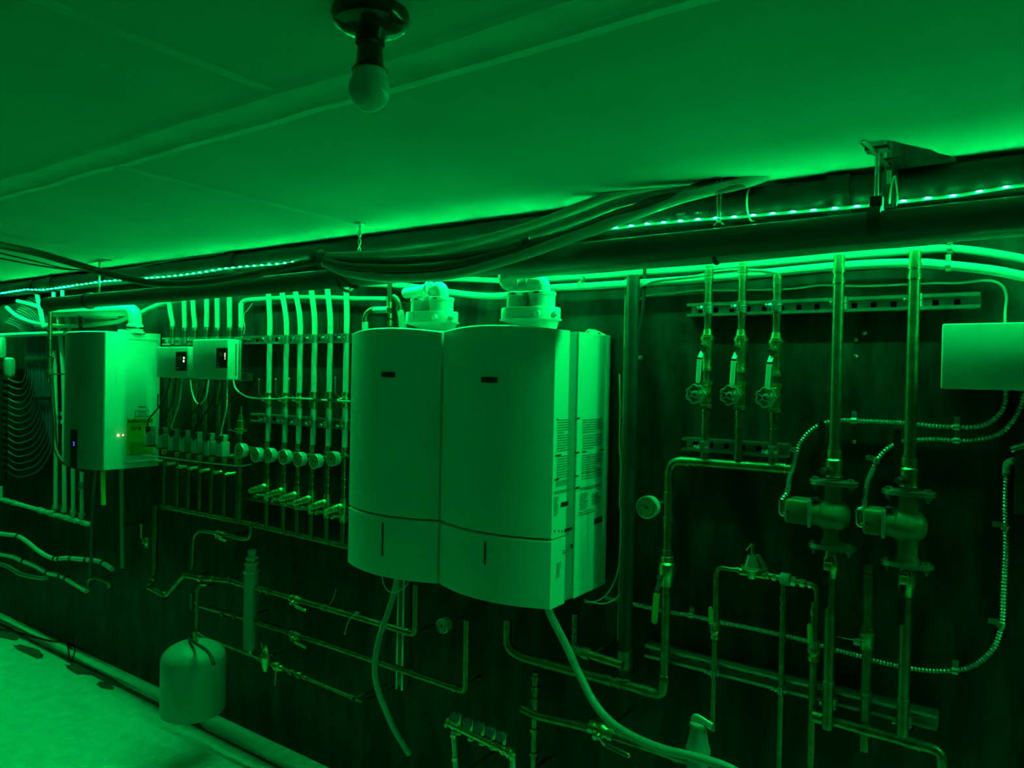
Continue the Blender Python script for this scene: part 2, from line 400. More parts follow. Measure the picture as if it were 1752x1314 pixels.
single(mb, 'pipe_strap', M['rubber'], 'black rubber band slanting over the lagged pipe left of the boilers', 'strap')
for pts, lab in (([(-60, 418, 1.4), (0, 433, 1.5), (60, 447, 1.62), (110, 459, 1.75), (165, 465, 1.85)], 'thin dark cable under the long hose at the far left'),
                 ([(-60, 432, 1.5), (0, 442, 1.6), (70, 455, 1.75), (130, 462, 1.88), (200, 461, 2.0), (300, 444, 2.06), (380, 434, 2.08)], 'lower thin dark cable crossing to the ceiling edge at far left')):
    hosething('cable', lab, pts, .004, M['rubber'], 'cable')
# hangers
def rod(mb, px0, py0, px1, py1, Y, r): a, b = vline(px0, py0, px1, py1, Y); a.z = min(a.z, CEIL) if a.z > CEIL-.12 else a.z; mb.cyl(a, b, r, 10); return a, b
t = thing('pipe_hanger', 'threaded-rod hanger with black clamp holding the lagged pipe at the right', 'hanger', V((P(1500, 300, 1.95).x, 1.95, CEIL)))
xh = P(1500, 320, 1.95).x
MB().cyl((xh, 1.95, CEIL), (xh, 1.95, 1.79+.41), .005, 10).build('rod', M['steel'], t)
MB().box((xh, 1.95, CEIL-.004), (.05, .04, .008)).build('ceiling_plate', M['iron'], t)
mb = MB(); mb.lathe((xh, 1.95, 1.79+.381), X, [(-.014, .038), (-.014, .043), (.014, .043), (.014, .038)], 28); mb.box((xh, 1.95, 1.79+.432), (.03, .022, .03), bev=.004)
mb.build('clamp', M['rubber'], t)
b0 = P(1477, 240, 1.87); b0.z = CEIL; b1 = P(1521, 287, 2.06)
t2 = thing('hanger_brace', 'flat steel strap slanting down beside the right pipe hanger', 'brace', b0)
MB().tube([b0, b1], .006, 6, flat=.4).build('strap', M['iron'], t2)
xh2 = P(1522, 280, 2.06).x
t = thing('pipe_hanger', 'rod hanger with square washer and wire loop beside the ceiling tear', 'hanger', V((xh2, 2.06, CEIL)))
MB().cyl((xh2, 2.06, CEIL+.05), (xh2, 2.06, 1.79+.5), .006, 10).build('rod', M['steel'], t)
MB().box((xh2, 2.06, CEIL-.006), (.05, .05, .004)).build('washer', M['iron'], t)
MB().cyl((xh2, 2.06, CEIL-.03), (xh2, 2.06, CEIL-.012), .012, 6).build('nut', M['iron'], t)
MB().box((xh2, 2.075, 1.79+.49), (.036, .012, .09), bev=.004).build('bracket', M['iron'], t)
mb = MB(); mb.tube(spline(pl([(1522, 348, 2.05), (1524, 325, 2.05), (1530, 300, 2.05), (1534, 320, 2.05), (1536, 346, 2.05)])), .002, 6); mb.build('wire_loop', M['paint'], t)
def smallhanger(px, y0, y1, Y, lab, tw):
    a, b = vline(px, y0, px, y1, Y); a.z = CEIL
    t = thing('wire_hanger', lab, 'hanger', a)
    mb = MB()
    for s in (0, pi):
        mb.tube([V((a.x+.005*cos(s+q*tw), Y+.005*sin(s+q*tw), a.z+(b.z-a.z)*q/20)) for q in range(21)], .0022, 6)
    mb.build('wire', M['steel'], t); MB().box((a.x, Y, CEIL-.004), (.035, .03, .008)).build('plate', M['steel'], t)
    return t
smallhanger(615, 378, 436, 1.95, 'twisted wire hanger dropping from the ceiling left of the boilers', .6)
t = smallhanger(170, 438, 500, 1.95, 'short rod hanger with a cross plate at the far left ceiling', 0)
MB().box((t.location.x, 1.95, CEIL-.009), (.2, .02, .004)).build('cross_plate', M['iron'], t)
xh3 = P(1230, 350, 2.03).x; t = thing('wire_hanger', 'double wire hanger hooked below the hoses in front of the LED strip', 'hanger', V((xh3, 2.03, CEIL)))
mb = MB()
for s in (-.006, .006): mb.cyl((xh3+s, 2.03, CEIL), (xh3+s*.6, 2.03, P(1230, 377, 2.03).z), .0022, 8)
zz = P(1230, 377, 2.03).z; mb.lathe((xh3, 2.03, zz), Z, [(-.006, .004), (0, .008), (.006, .004)], 8)
for dx in (-.012, .016): mb.tube([V((xh3, 2.03, zz)), V((xh3+dx, 2.025, zz-.014))], .0016, 6)
mb.build('wire', M['steel'], t)

# ================================================================== COMMON FITTINGS
def strut(px0, py0, px1, py1, Yf, name_label, h=.041, d=.0455, slots=True, z=None):
    a, b = P(px0, py0, Yf), P(px1, py1, Yf); zc = (a.z+b.z)/2 if z is None else z
    x0, x1 = a.x, b.x; t = thing('strut_channel', name_label, 'channel', V((x0, Yf+d/2, zc)))
    prof = [(-h/2, 0), (-h/2, d), (h/2, d), (h/2, 0), (h/2-.009, 0), (h/2-.009, .006), (h/2-.003, .006), (h/2-.003, d-.003), (-h/2+.003, d-.003), (-h/2+.003, .006), (-h/2+.009, .006), (-h/2+.009, 0)]
    MB().prism([(x0, Yf+q, zc+p) for p, q in prof], (x1-x0, 0, 0)).build('channel', M['steel'], t, smooth=False)
    if slots:
        n = int((x1-x0)/.05); mb = MB()
        for i in range(n):
            mb.lathe((x0+.03+i*.05, Yf+d-.0025, zc), -Y_, [(0, .008), (.0008, .008)], 12)
            mb.box((x0+.03+i*.05, Yf+d-.0029, zc), (.014, .0008, .016))
        mb.build('slot', M['groove'], t)
    return t, zc
def clamp(t, x, Y, zc, r, h=.036):
    mb = MB(); mb.lathe((x, Y, zc), Z, [(-h/2, r), (-h/2, r+.003), (h/2, r+.003), (h/2, r)], 18)
    mb.box((x-.004, Y-r-.008, zc), (.005, .018, h*.8)); mb.box((x+.004, Y-r-.008, zc), (.005, .018, h*.8))
    c = mb.build('pipe_clamp', M['steel'], t)
    mb = MB(); mb.cyl((x-.022, Y-r-.011, zc), (x+.018, Y-r-.011, zc), .0028, 8); mb.lathe((x-.012, Y-r-.011, zc), X, [(-.004, .006), (.004, .006)], 6)
    mb.lathe((x-.022, Y-r-.011, zc), X, [(-.003, .006), (.001, .007)], 12)
    mb.build('bolt', M['bsteel'], c)
def lever(mb, p, d, n, L, w=.006, lift=.018, up=1.):
    """flat bent handle: starts at p, rises along n, runs along d"""
    d = V(d).normalized(); n = V(n).normalized(); s = d.cross(n)
    q = [p, p+d*L*.12, p+d*L*.3+n*lift, p+d*L*.42+n*lift, p+d*L+n*lift]
    ws = [w*.9, w*.8, w*.8, w*1.15, w*1.15]; rings = []
    for a, k in zip(q, ws): rings.append([a+s*k+n*.002, a-s*k+n*.002, a-s*k-n*.002, a+s*k-n*.002])
    mb.ringloft(rings)
    e = q[-1]; mb.lathe(e-n*.002, n, [(0, ws[-1]), (.004, ws[-1])], 12)
def sleeve(mb, p, d, n, L, w=.0075, lift=.018):
    d = V(d).normalized(); n = V(n).normalized(); s = d.cross(n)
    a = p+d*L*.36+n*lift; b = p+d*(L+.003)+n*lift; th = .0035; rings = []
    for i in range(9):
        t = i/8; c = a.lerp(b, t); k = w if t < .9 else w*.75
        rings.append([c+s*k*cos(g)+n*th*sin(g) for g in [j*pi/6 for j in range(12)]])
    mb.ringloft(rings)
def ball_valve(p, ax, r, n, ld, L, lab, m='brass', lm='yellow', group=None, lift=.018, lw=.0075):
    """p centre, ax pipe axis, r pipe radius, n direction of the stem, ld direction of the handle"""
    p = V(p); ax = V(ax).normalized(); n = V(n).normalized(); t = thing('ball_valve', lab, 'valve', p, group)
    k = r/.0127
    MB().lathe(p, ax, [(-.036*k, r*1.05), (-.036*k, r*1.45), (-.022*k, r*1.45), (-.021*k, r*1.2), (-.014*k, r*1.3), (-.008*k, r*1.65), (.008*k, r*1.65), (.014*k, r*1.3), (.021*k, r*1.2), (.022*k, r*1.45), (.036*k, r*1.45), (.036*k, r*1.05)], 18).build('body', M[m], t)
    MB().lathe(p, n, [(r*1.2, r*.8), (r*2.1, r*.75), (r*2.1, r*.4), (r*2.6, r*.4)], 12).build('stem', M[m], t)
    q = p+n*r*2.15; mb = MB(); lever(mb, q, ld, n, L, lw*.8, lift); mb.lathe(q, n, [(-.002, r*.6), (.008, r*.6)], 6); h = mb.build('lever', M['steel'], t)
    if lm:
        mb = MB(); sleeve(mb, q, ld, n, L, lw, lift); mb.build('grip', M[lm], h)
    return t
def gauge(px, py, Yf, dpx, target, lab, group=None, zc=None):
    c = P(px, py, Yf); R = RAD(dpx, c); t = thing('pressure_gauge', lab, 'gauge', c, group)
    MB().lathe(c, Y_, [(.0, R*.93), (-.003, R), (.004, R), (.026, R*.94), (.03, R*.5)], 32).build('case', M['gcase'], t)
    MB().torus(c-Y_*.003, Y_, R*.94, R*.06, 32, 8).build('bezel', M['bsteel'], t)
    MB().lathe(c-Y_*.001, -Y_, [(0, R*.9), (.0015, R*.9)], 32).build('dial', M['dial'], t)
    mb = MB()
    for i in range(11):
        a = radians(225-27*i); u = V((cos(a), 0, sin(a))); s = V((-sin(a), 0, cos(a)))
        mb.prism([c+u*R*.62+s*.0008-Y_*.003, c+u*R*.8+s*.0008-Y_*.003, c+u*R*.8-s*.0008-Y_*.003, c+u*R*.62-s*.0008-Y_*.003], (0, -.0004, 0))
    mb.build('scale', M['inkd'], t)
    a = radians(150); u = V((cos(a), 0, sin(a))); s = V((-sin(a), 0, cos(a))); o = c-Y_*.0038
    mb = MB(); mb.prism([o-u*R*.2+s*.0015, o+u*R*.7, o-u*R*.2-s*.0015], (0, -.0006, 0)); mb.lathe(o, -Y_, [(0, .004), (.002, .004)], 12); mb.build('pointer', M['inkd'], t)
    T = V(target); a0 = c+Y_*.028
    MB().tube(fillet([a0, V((a0.x, max(a0.y+.004, T.y-.002), a0.z)), T], .006, 3) if abs(T.x-a0.x) > .004 else [a0, T], .0055, 10).build('stem', M['brass'], t)
    return t
def run(name, lab, cat, pts, r, m, Yd=None, fr=.03, rings=(), sm=False, group=None, seg=14, cm=None):
    """a pipe of filleted straight pieces with couplings at the listed pixels"""
    q = pl(pts, Yd) if not isinstance(pts[0], V) else pts
    q2 = spline(q, 6) if sm else fillet(q, fr)
    t = thing(name, lab, cat, q[0], group); MB().tube(q2, r, seg).build('pipe', m, t)
    if cat == 'pipe' and max(p.y for p in q2) < 2.24 and min(p.z for p in q2) > .1:
        k = q2[len(q2)//2]; w = MB().cyl(k, (k.x, WALL-.0, k.z), min(.004, r*.6), 8); w.build('wall_standoff', M['iron'], t)
    for rg in rings:
        p, ax, L = rg[:3]; mb = MB(); ringc(mb, p, ax, r, L, rg[3] if len(rg) > 3 else 1.14); mb.build('coupling', cm or m, t)
    return t

# ================================================================== THE TWO LARGE BOILERS
def boiler(x0, x1, z0, z1, zs, bulge, lab, badge, slot, side):
    t = thing('wall_boiler', lab, 'boiler', V(((x0+x1)/2, 2.26, z0)))
    n = 16
    def yf(u): return 1.90-bulge*(1-(2*u-1)**2)
    def zt(u): return z1+.014*(1-(2*u-1)**2)
    rings = []
    # cabinet behind the front cover
    MB().box(((x0+x1)/2, (2.043+2.262)/2, (z0+z1)/2), (x1-x0, 2.262-2.043, z1-z0), bev=.002).build('cabinet', M['enamel'], t, smooth=False)
    MB().box(((x0+x1)/2, (1.98+2.048)/2, (z0+z1)/2), (x1-x0-.016, .068, z1-z0-.004)).build('recessed_band', M['side_band'], t, smooth=False)  # darker grey band, slightly inset between front cover and cabinet
    def cover(za, zb, top):
        rs = []
        for i in range(n+1):
            u = i/n; x = x0+(x1-x0)*u; y = yf(u); a = zb if not top else zt(u)
            rs.append([(x, y+.006, za), (x, y, za+.004), (x, y, a-.004), (x, y+.006, a), (x, 1.985, a), (x, 1.985, za)])
        return MB().ringloft(rs)
    cover(zs+.0025, z1, True).build('front_cover', M['enamel'], t)
    lp = cover(z0, zs-.0025, False).build('lower_flap', M['enamel'], t)
    # badge
    bxp = P(badge[0], badge[1], 1.85); u = (bxp.x-x0)/(x1-x0); y = yf(u)
    MB().box((bxp.x, y-.001, bxp.z), (.062, .006, .018), bev=.003).build('badge', M['black'], t)
    a = P(slot[0], slot[1], 1.85); b = P(slot[0], slot[2], 1.85); u = (a.x-x0)/(x1-x0)
    MB().box((a.x, yf(u)-.0005, (a.z+b.z)/2), (.006, .002, abs(a.z-b.z))).build('handle_slot', M['groove'], t)
    return t
zt1 = 1.79+.143; zb1 = 1.79-.708; zs1 = 1.79-.496
bl = boiler(-2.045, -1.612, zb1, zt1, zs1, .055, 'left of the two large white wall boilers with bowed front', (666, 641), (657, 893, 951), False)
br = boiler(-1.602, -1.164, zb1, zt1, zs1, .055, 'right of the two large white wall boilers, printed labels on its side', (839, 650), (832, 926, 966), True)
# printing on the right boiler's side
xs = -1.1625
def side_rect(px0, py0, px1, py1, dz):       # thin printed bar on the plane x=xs between pixels
    a, b = PX(px0, py0, xs), PX(px1, py1, xs); z = (a.z+b.z)/2
    return [(xs, a.y, z-dz), (xs, b.y, z-dz), (xs, b.y, z+dz), (xs, a.y, z+dz)]
rnd = random.Random(3)
def blk(px0, px1, pya, pyb, n, fill=.85):
    lines = MB()
    a = PX(px0, pya, xs); b = PX(px1, pya, xs); za = a.z; zb_ = PX(px0, pyb, xs).z
    for i in range(n):
        z = za+(zb_-za)*i/(n-1); f_ = rnd.uniform(.45, .9) if i % 6 == 5 else rnd.uniform(fill, 1); y1 = a.y+(b.y-a.y)*f_
        lines.prism([(xs, a.y, z-.0011), (xs, y1, z-.0011), (xs, y1, z+.0011), (xs, a.y, z+.0011)], (.0005, 0, 0))
    lines.build('printed_text', M['ink'], br, smooth=False)
blk(954, 978, 719, 772, 13); blk(953, 977, 782, 818, 9); blk(951, 976, 825, 832, 3, .7); blk(948, 975, 842, 845, 2, .95)
blk(997, 1033, 719, 740, 6); blk(997, 1033, 746, 768, 6, .9); blk(996, 1032, 780, 808, 8); blk(995, 1031, 811, 820, 3); blk(992, 1030, 836, 839, 2, .95)
blk(948, 956, 852, 882, 10, .6); blk(992, 1006, 846, 872, 9, .7); blk(1013, 1030, 846, 862, 6, .5); blk(990, 1020, 878, 882, 2, .8)
blk(962, 974, 943, 947, 2, .9); blk(952, 960, 965, 988, 8, .6)
def sym(pts, d=(.0007, 0, 0)): MB().prism(pts, d).build('printed_symbol', M['inkd'], br, smooth=False)
mb = MB()
for px0, px1, py in ((950, 960, 779), (949, 956, 820.5), (983, 991, 774.5), (996, 1003, 773), (1026, 1033, 769.5), (984, 990, 814.5), (953, 955, 717.5), (986, 992, 715.5)):
    a, b = PX(px0, py, xs), PX(px1, py, xs); z = (a.z+b.z)/2
    sym([(xs, a.y, z-.0022), (xs, b.y, z-.0022), (xs, b.y, z+.0022), (xs, a.y, z+.0022)])
a, b = PX(957, 864, xs), PX(972, 858, xs)
sym([(xs, a.y+.01, a.z-.008), (xs, b.y, a.z-.008), (xs, b.y, a.z+.006), (xs, a.y+.01, a.z+.006)])
a, b = PX(966, 908, xs), PX(979, 902, xs)
sym([(xs, a.y, a.z-.005), (xs, b.y, a.z-.005), (xs, b.y, a.z+.005), (xs, a.y, a.z+.005)])
a = PX(976, 935, xs); sym([(xs, a.y, a.z-.007), (xs, a.y+.012, a.z-.007), (xs, a.y+.012, a.z+.007), (xs, a.y, a.z+.007)])
a, b = PX(1017, 892, xs), PX(1030, 889, xs); y = a.y
while y < b.y:
    w = rnd.choice((.001, .0018, .0028)); mb.prism([(xs, y, a.z-.01), (xs, y+w, a.z-.01), (xs, y+w, a.z+.01), (xs, y, a.z+.01)], (.0007, 0, 0)); y += w+rnd.choice((.0012, .002))
mb.build('barcode', M['inkd'], br, smooth=False)
for px in (948, 955, 961):
    a = PX(px, 909, xs); MB().lathe((xs, a.y+.003, a.z), X, [(0, .0035), (.0006, .0035)], 10).build('printed_symbol', M['inkd'], br)
a = PX(985, 836, xs); sym([(xs, a.y, a.z-.002), (xs, a.y+.014, a.z-.002), (xs, a.y+.014, a.z+.005), (xs, a.y, a.z+.005)]); MB().torus((xs, a.y+.022, a.z+.0015), X, .004, .0009, 14, 5).build('printed_symbol', M['inkd'], br)
# wall bracket behind it
mb = MB(); a = P(1001, 572, 2.255); poly = [(0, 0), (0, .018), (.012, .024), (.035, .022), (.078, .004), (.078, -.02), (0, -.03)]
mb.prism([(-1.260+p, 2.255, zt1+q) for p, q in poly], (0, .006, 0)); mb.build('mounting_bracket', M['plastic'], br)
mb = MB(); mb.lathe((-1.249, 2.254, zt1+.010), -Y_, [(0, .005), (.002, .005)], 6); mb.lathe((-1.205, 2.254, zt1+.006), -Y_, [(0, .004), (.003, .004)], 10); mb.build('bracket_hole', M['groove'], br)
# flue adaptors
def adaptor(dx, lab, elbow):
    cx = P(915+0, 530, 2.06).x+dx; Yc = 2.06; zb = 1.79+.15
    zt = 1.79+.213
    t = thing('flue_adaptor', lab, 'flue', V((cx, Yc, zt1)))
    xr = cx+.028; xl = cx-.062; Rr = .068
    def stad(z, k=1., r=.062):
        out = []
        for i in range(24):
            a = 2*pi*i/24; c = xr if cos(a) >= 0 else xl
            out.append(V((c+cos(a)*r*k, Yc+sin(a)*r*k, z)))
        return out
    def circ(z, r): return [V((xr+cos(2*pi*i/24)*r, Yc+sin(2*pi*i/24)*r, z)) for i in range(24)]
    z1, z2, z3 = zt1+.040, zt1+.047, zt1+.080
    MB().ringloft([circ(zt1-.003, .056), circ(zt1+.006, .056), circ(zt1+.008, .05), circ(zt1+.014, .05), stad(z1, .93), stad(z1+.001, 1.07), stad(z1+.006, 1.07), stad(z2, 1.), stad(z3, 1.), stad(z3+.003, .97)]).build('adaptor_body', M['pvc'], t)
    for c, nm in ((cx-.062, 'air_collar'), (cx+.028, 'flue_collar')):
        prof = [(0, .044), (.04, .044), (.041, .0465), (.052, .0465), (.053, .044), (.053, .04), (.02, .038)]
        MB().lathe((c, Yc, z3+.002), Z, prof, 28).build(nm, M['pvc'], t)
        MB().box((c+.008, Yc-.0462, z3+.049), (.013, .004, .0035)).build('vent_slot', M['groove'], t)
    for q in (.0, .05): MB().lathe((cx+.05+q*.8, Yc-.055+q*.8, z2+.012), V((q*8, -1, 0)), [(0, .010), (.012, .010), (.014, .007)], 12).build('test_plug', M['pvc'], t)
    if elbow == 'R':
        e = [(cx+.03, Yc, z3+.04), (cx+.03, Yc, z3+.089), (cx-.07, Yc, z3+.087)]
    else: e = [(cx+.03, Yc, z3+.04), (cx+.03, Yc, z3+.090), (cx-.085, Yc+.03, z3+.088)]
    q = [V(p) for p in e]
    MB().tube(fillet(q, .05, 8), .025, 24).build('elbow', M['pvc'], t)
    for d in (.055, .09) if elbow == 'R' else (.06,):
        MB().lathe(V((cx+.03-d, Yc, q[1].z)), X, [(-.006, .025), (-.006, .028), (.006, .028), (.006, .025)], 24).build('collar', M['pvc'], t)
    if elbow == 'R':
        w = q[-1]; MB().tube(fillet([w, w+V((-.045, 0, 0)), w+V((-.06, .0, .035)), w+V((0, -.005, .045))], .03, 6), .024, 24).build('bend', M['pvc'], t)
    else:
        w = q[-1]; MB().tube(fillet([w, w+V((-.12, .03, 0))], .03, 6), .02, 20).build('bend', M['pvc'], t)
adaptor(0, 'white twin-collar flue adaptor on the right large boiler', 'R')
adaptor(P(745, 530, 2.06).x-P(915, 530, 2.06).x, 'white twin-collar flue adaptor on the left large boiler', 'L')

# ================================================================== SMALL BOILER AT LEFT
xR, xL = -3.965, -4.40; zT = 1.79+.19; zB = 1.79-.545
sb = thing('wall_boiler', 'small white combi boiler with a dark front panel at the left', 'boiler', V(((xR+xL)/2, 2.26, zB)))
MB().box(((xL+xR)/2, (2.02+2.262)/2, (zB+zT)/2), (xR-xL, 2.262-2.02, zT-zB), bev=.004).build('cabinet', M['enamel'], sb)
rs = []
for i in range(17):
    u = i/16; x = xL+(xR-xL)*u; y = 1.955-.045*(1-(2*u-1)**2)
    rs.append([(x, y+.01, zB), (x, y, zB+.006), (x, y, zT-.006), (x, y+.01, zT), (x, 2.021, zT), (x, 2.021, zB)])
mbf = MB().ringloft(rs); mbf.build('front_cover', M['grenamel'], sb)
MB().box((xR+.001, (1.962+2.02)/2, (zB+zT)/2), (.004, .062, zT-zB-.004), bev=.001).build('side_trim', M['enamel'], sb)
# embossed rim on the side
mb = MB()
for z, s in ((zT-.035, -1), (zB+.035, 1)):
    mb.tube(fillet([V((xR+.001, 2.07, z+s*.05)), V((xR+.001, 2.07, z)), V((xR+.001, 2.25, z)), V((xR+.001, 2.25, z+s*.02))], .025), .003, 8)
mb.build('embossed_rib', M['enamel'], sb)
a = P(130, 735, 1.92); b = P(128, 800, 1.92); xa = a.x; yfa = 1.955-.045*(1-(2*((xa-xL)/(xR-xL))-1)**2)
dpn = MB().box((xa, yfa+.001, (a.z+b.z)/2), (.075, .008, a.z-b.z), bev=.004).build('display_panel', M['black'], sb)
text('2', .030, V((xa+.002, yfa-.005, P(131, 762, 1.92).z)), 'Y', M['blueled'], sb, 'display_digit')
a = PX(202, 745, xR); mb = MB(); mb.lathe((xR+.001, a.y, a.z), X, [(0, .006), (.003, .004)], 10); mb.lathe((xR+.001, a.y+.026, a.z), X, [(0, .003), (.003, .002)], 8)
mb.build('indicator_lamp', M['amber'], sb)
def sidepanel(px0, py0, px1, py1, X0, th):
    a, b = PX(px0, py0, X0), PX(px1, py1, X0)
    return a, b, MB().box((X0+th/2, (a.y+b.y)/2, (a.z+b.z)/2), (th, abs(b.y-a.y), abs(a.z-b.z)))
a = PX(217, 716, xR); b = PX(216, 778, xR); c = PX(262, 716, xR)
lb = MB().box((xR+.001, (a.y+c.y)/2, (a.z+b.z)/2), (.0016, c.y-a.y, a.z-b.z)).build('energy_label', M['label'], sb, smooth=False)
W_ = c.y-a.y
MB().box((xR+.0022, (a.y+c.y)/2, a.z-.024), (.0006, W_*.94, .001)).build('rule_line', M['inkd'], sb)
text('ENERGYGUIDE', .0235, V((xR+.002, a.y+W_*.03, a.z-.024)), 'X', M['inkd'], sb, sx=.9, bold=.0008)
text('$160', .028, V((xR+.002, a.y+W_*.14, a.z-.066)), 'X', M['inkd'], sb, bold=.001)
mb = MB()
for i in range(9): mb.box((xR+.0022, a.y+W_*(.45-.05*(i % 3)), a.z-.036-(.09 if i > 0 else 0)-i*.0095), (.0006, W_*(.7-.1*(i % 3)), .002))
mb.build('small_print', M['ink'], sb)
st = PX(231, 700, xR); se = PX(255, 713, xR)
MB().box((xR+.0012, (st.y+se.y)/2, (st.z+se.z)/2-.004), (.0016, abs(se.y-st.y), abs(st.z-se.z)*.75), bev=.0005).build('sticker_border', M['ink'], sb)
MB().box((xR+.002, (st.y+se.y)/2, (st.z+se.z)/2-.004), (.0016, abs(se.y-st.y)-.006, abs(st.z-se.z)*.75-.006)).build('sticker', M['enamel'], sb)
mb = MB()
for i in range(3): mb.box((xR+.003, (st.y+se.y)/2, (st.z+se.z)/2+.006-.008*i), (.0006, abs(se.y-st.y)*.6, .003))
mb.box((xR+.001, (st.y+se.y)/2, st.z+.012), (.0016, .04, .006)); mb.build('sticker_print', M['ink'], sb)
a = PX(270, 682, xR); MB().box((xR+.001, a.y, a.z-.01), (.002, .008, .07)).build('side_vent', M['groove'], sb)
# its flue
fl = thing('flue_pipe', 'thick white flue pipe bending down into the small boiler', 'flue', P(230, 562, 2.12))
c0 = P(231, 566, 2.13); zt_ = zT-.003; c1 = P(222, 531, 2.13)
pA = V((c0.x, 2.13, zt_)); pB = V((c0.x, 2.13, c1.z)); pC = P(92, 533, 2.16)
MB().tube(fillet([pA, pB, pC], .07, 10), .034, 24).build('pipe', M['pvc'], fl)
MB().lathe(pA, Z, [(0, .05), (.01, .05), (.012, .042), (.045, .042), (.05, .038)], 28).build('collar', M['pvc'], fl)
mb = MB(); mb.lathe(pA+Z*.03, Z, [(-.004, .043), (-.004, .046), (.004, .046), (.004, .043)], 28); mb.build('clamp_band', M['bsteel'], fl)
MB().lathe(V((c0.x-.09, 2.12, zt_)), Z, [(0, .035), (.015, .035), (.02, .03)], 24).build('air_inlet_cap', M['pvc'], fl)

# ================================================================== RIGHT-HAND WALL
# pale PEX pair across the wall
run('pex_pipe', 'upper of the two long white tubes crossing the wall at the right', 'pipe', [(600, 478), (640, 480), (700, 476), (800, 478), (870, 480), (1000, 474), (1100, 466), (1200, 459), (1300, 451), (1440, 438), (1560, 429), (1620, 425), (1690, 432), (1752, 443), (1850, 462)], .0105, M['pex'], 2.235, sm=True)
run('pex_pipe', 'lower of the two long white tubes crossing the wall at the right', 'pipe', [(600, 484), (700, 490), (800, 504), (860, 506), (930, 494), (1000, 490), (1100, 484), (1200, 477), (1300, 468), (1440, 455), (1560, 450), (1640, 456), (1700, 463), (1752, 473), (1850, 492)], .0125, M['pex'], 2.215, sm=True)
for px, py, lab in ((995, 487, 'steel clip on the lower white tube right of the boiler flue'), (1625, 426, 'steel clip on the upper white tube near the right edge'), (1622, 455, 'steel clip on the lower white tube near the right edge')):
    p = P(px, py, 2.215 if py > 430 else 2.235); mb = MB(); mb.lathe(p, X+Z*.1, [(-.006, .013), (-.006, .0155), (.006, .0155), (.006, .013)], 18); mb.box(p+Z*.02+Y_*.006, (.012, .012, .02))
    single(mb, 'pipe_clip', M['steel'], lab, 'clip', p)
run('cable', 'thin white cable running from the grey box along the wall to the dark riser', 'cable', [(1719, 560), (1720, 530), (1722, 508), (1716, 491), (1702, 482), (1680, 480), (1640, 484), (1600, 484), (1560, 486), (1480, 489), (1430, 488), (1400, 488), (1370, 492), (1330, 495), (1260, 496), (1200, 496), (1160, 500), (1110, 505), (1094, 513), (1085, 528), (1082, 545), (1081, 575), (1080, 640)], .0032, M['pex'], 2.25, sm=True, seg=8)
run('cable', 'thin white cable looping over the lower white tube above the copper risers', 'cable', [(1070, 506), (1080, 499), (1095, 491), (1120, 480), (1160, 475), (1190, 472), (1207, 468), (1225, 464), (1260, 461), (1300, 462), (1330, 466)], .0025, M['pex'], 2.2, sm=True, seg=8)
run('cable', 'thin white cable hanging from the right boiler beside its side panel', 'cable', [(1060, 640), (1061, 700), (1060, 760), (1062, 800), (1060, 860), (1063, 885), (1060, 960), (1050, 998), (1035, 1020), (1018, 1029), (1000, 1030)], .0024, M['pex'], 2.2, sm=True, seg=8)
run('cable', 'lower thin white cable curling under the right boiler to the big riser', 'cable', [(1064, 1008), (1058, 1020), (1045, 1029), (1030, 1033), (1012, 1030), (1000, 1026)], .0024, M['pex'], 2.18, sm=True, seg=8)
# dark riser
a, b = vline(1073, 440, 1080, 1165, 2.18)
run('steel_riser', 'tall dark pipe standing right of the large boilers from ceiling to low elbow', 'pipe', [V((a.x, 2.18, 1.79+.33)), V((a.x, 2.18, b.z))], .0215, M['iron'],
    rings=[(P(1080, 1130, 2.18)*1, Z, .004, 1.25), (P(1080, 1163, 2.18), Z, .004, 1.2)] and [(V((a.x, 2.18, P(1080, 1130, 2.18).z)), Z, .03, 1.16), (V((a.x, 2.18, P(1080, 1162, 2.18).z)), Z, .004, 1.2)], cm=M['copper'], seg=24)
c, d = vline(1064, 470, 1064, 1100, 2.225)
run('copper_pipe', 'slim copper pipe tight behind the tall dark riser', 'pipe', [V((c.x, 2.235, 1.79+.33)), V((c.x, 2.235, d.z))], .008, M['copper'])
t = run('black_cable', 'black cable dropping beside the tall riser', 'cable', [(1103, 455, 2.22), (1102, 500, 2.22), (1098, 550, 2.23), (1091, 600, 2.24), (1087, 680, 2.24), (1085, 800, 2.24), (1086, 900, 2.24)], .006, M['rubber'], sm=True, seg=10)
p = P(1091, 612, 2.245); mb = MB(); mb.box(p, (.034, .016, .014), bev=.003); mb.cyl(p+V((.012, 0, 0)), p+V((.012, -.012, 0)), .003, 8); mb.build('clip', M['steel'], t)
# struts
s1, z1 = strut(1175, 521, 1677, 521, 2.225, 'long slotted steel channel carrying the five copper risers at the right', z=(P(1175, 529.5, 2.225).z+P(1677, 514, 2.225).z)/2)
s2, z2 = strut(1166, 760, 1345, 772, 2.225, 'short slotted steel channel above the left copper header')
s3, z3 = strut(1103, 1112, 1603, 1240, 2.225, 'long low steel channel holding the pipes below the pumps')
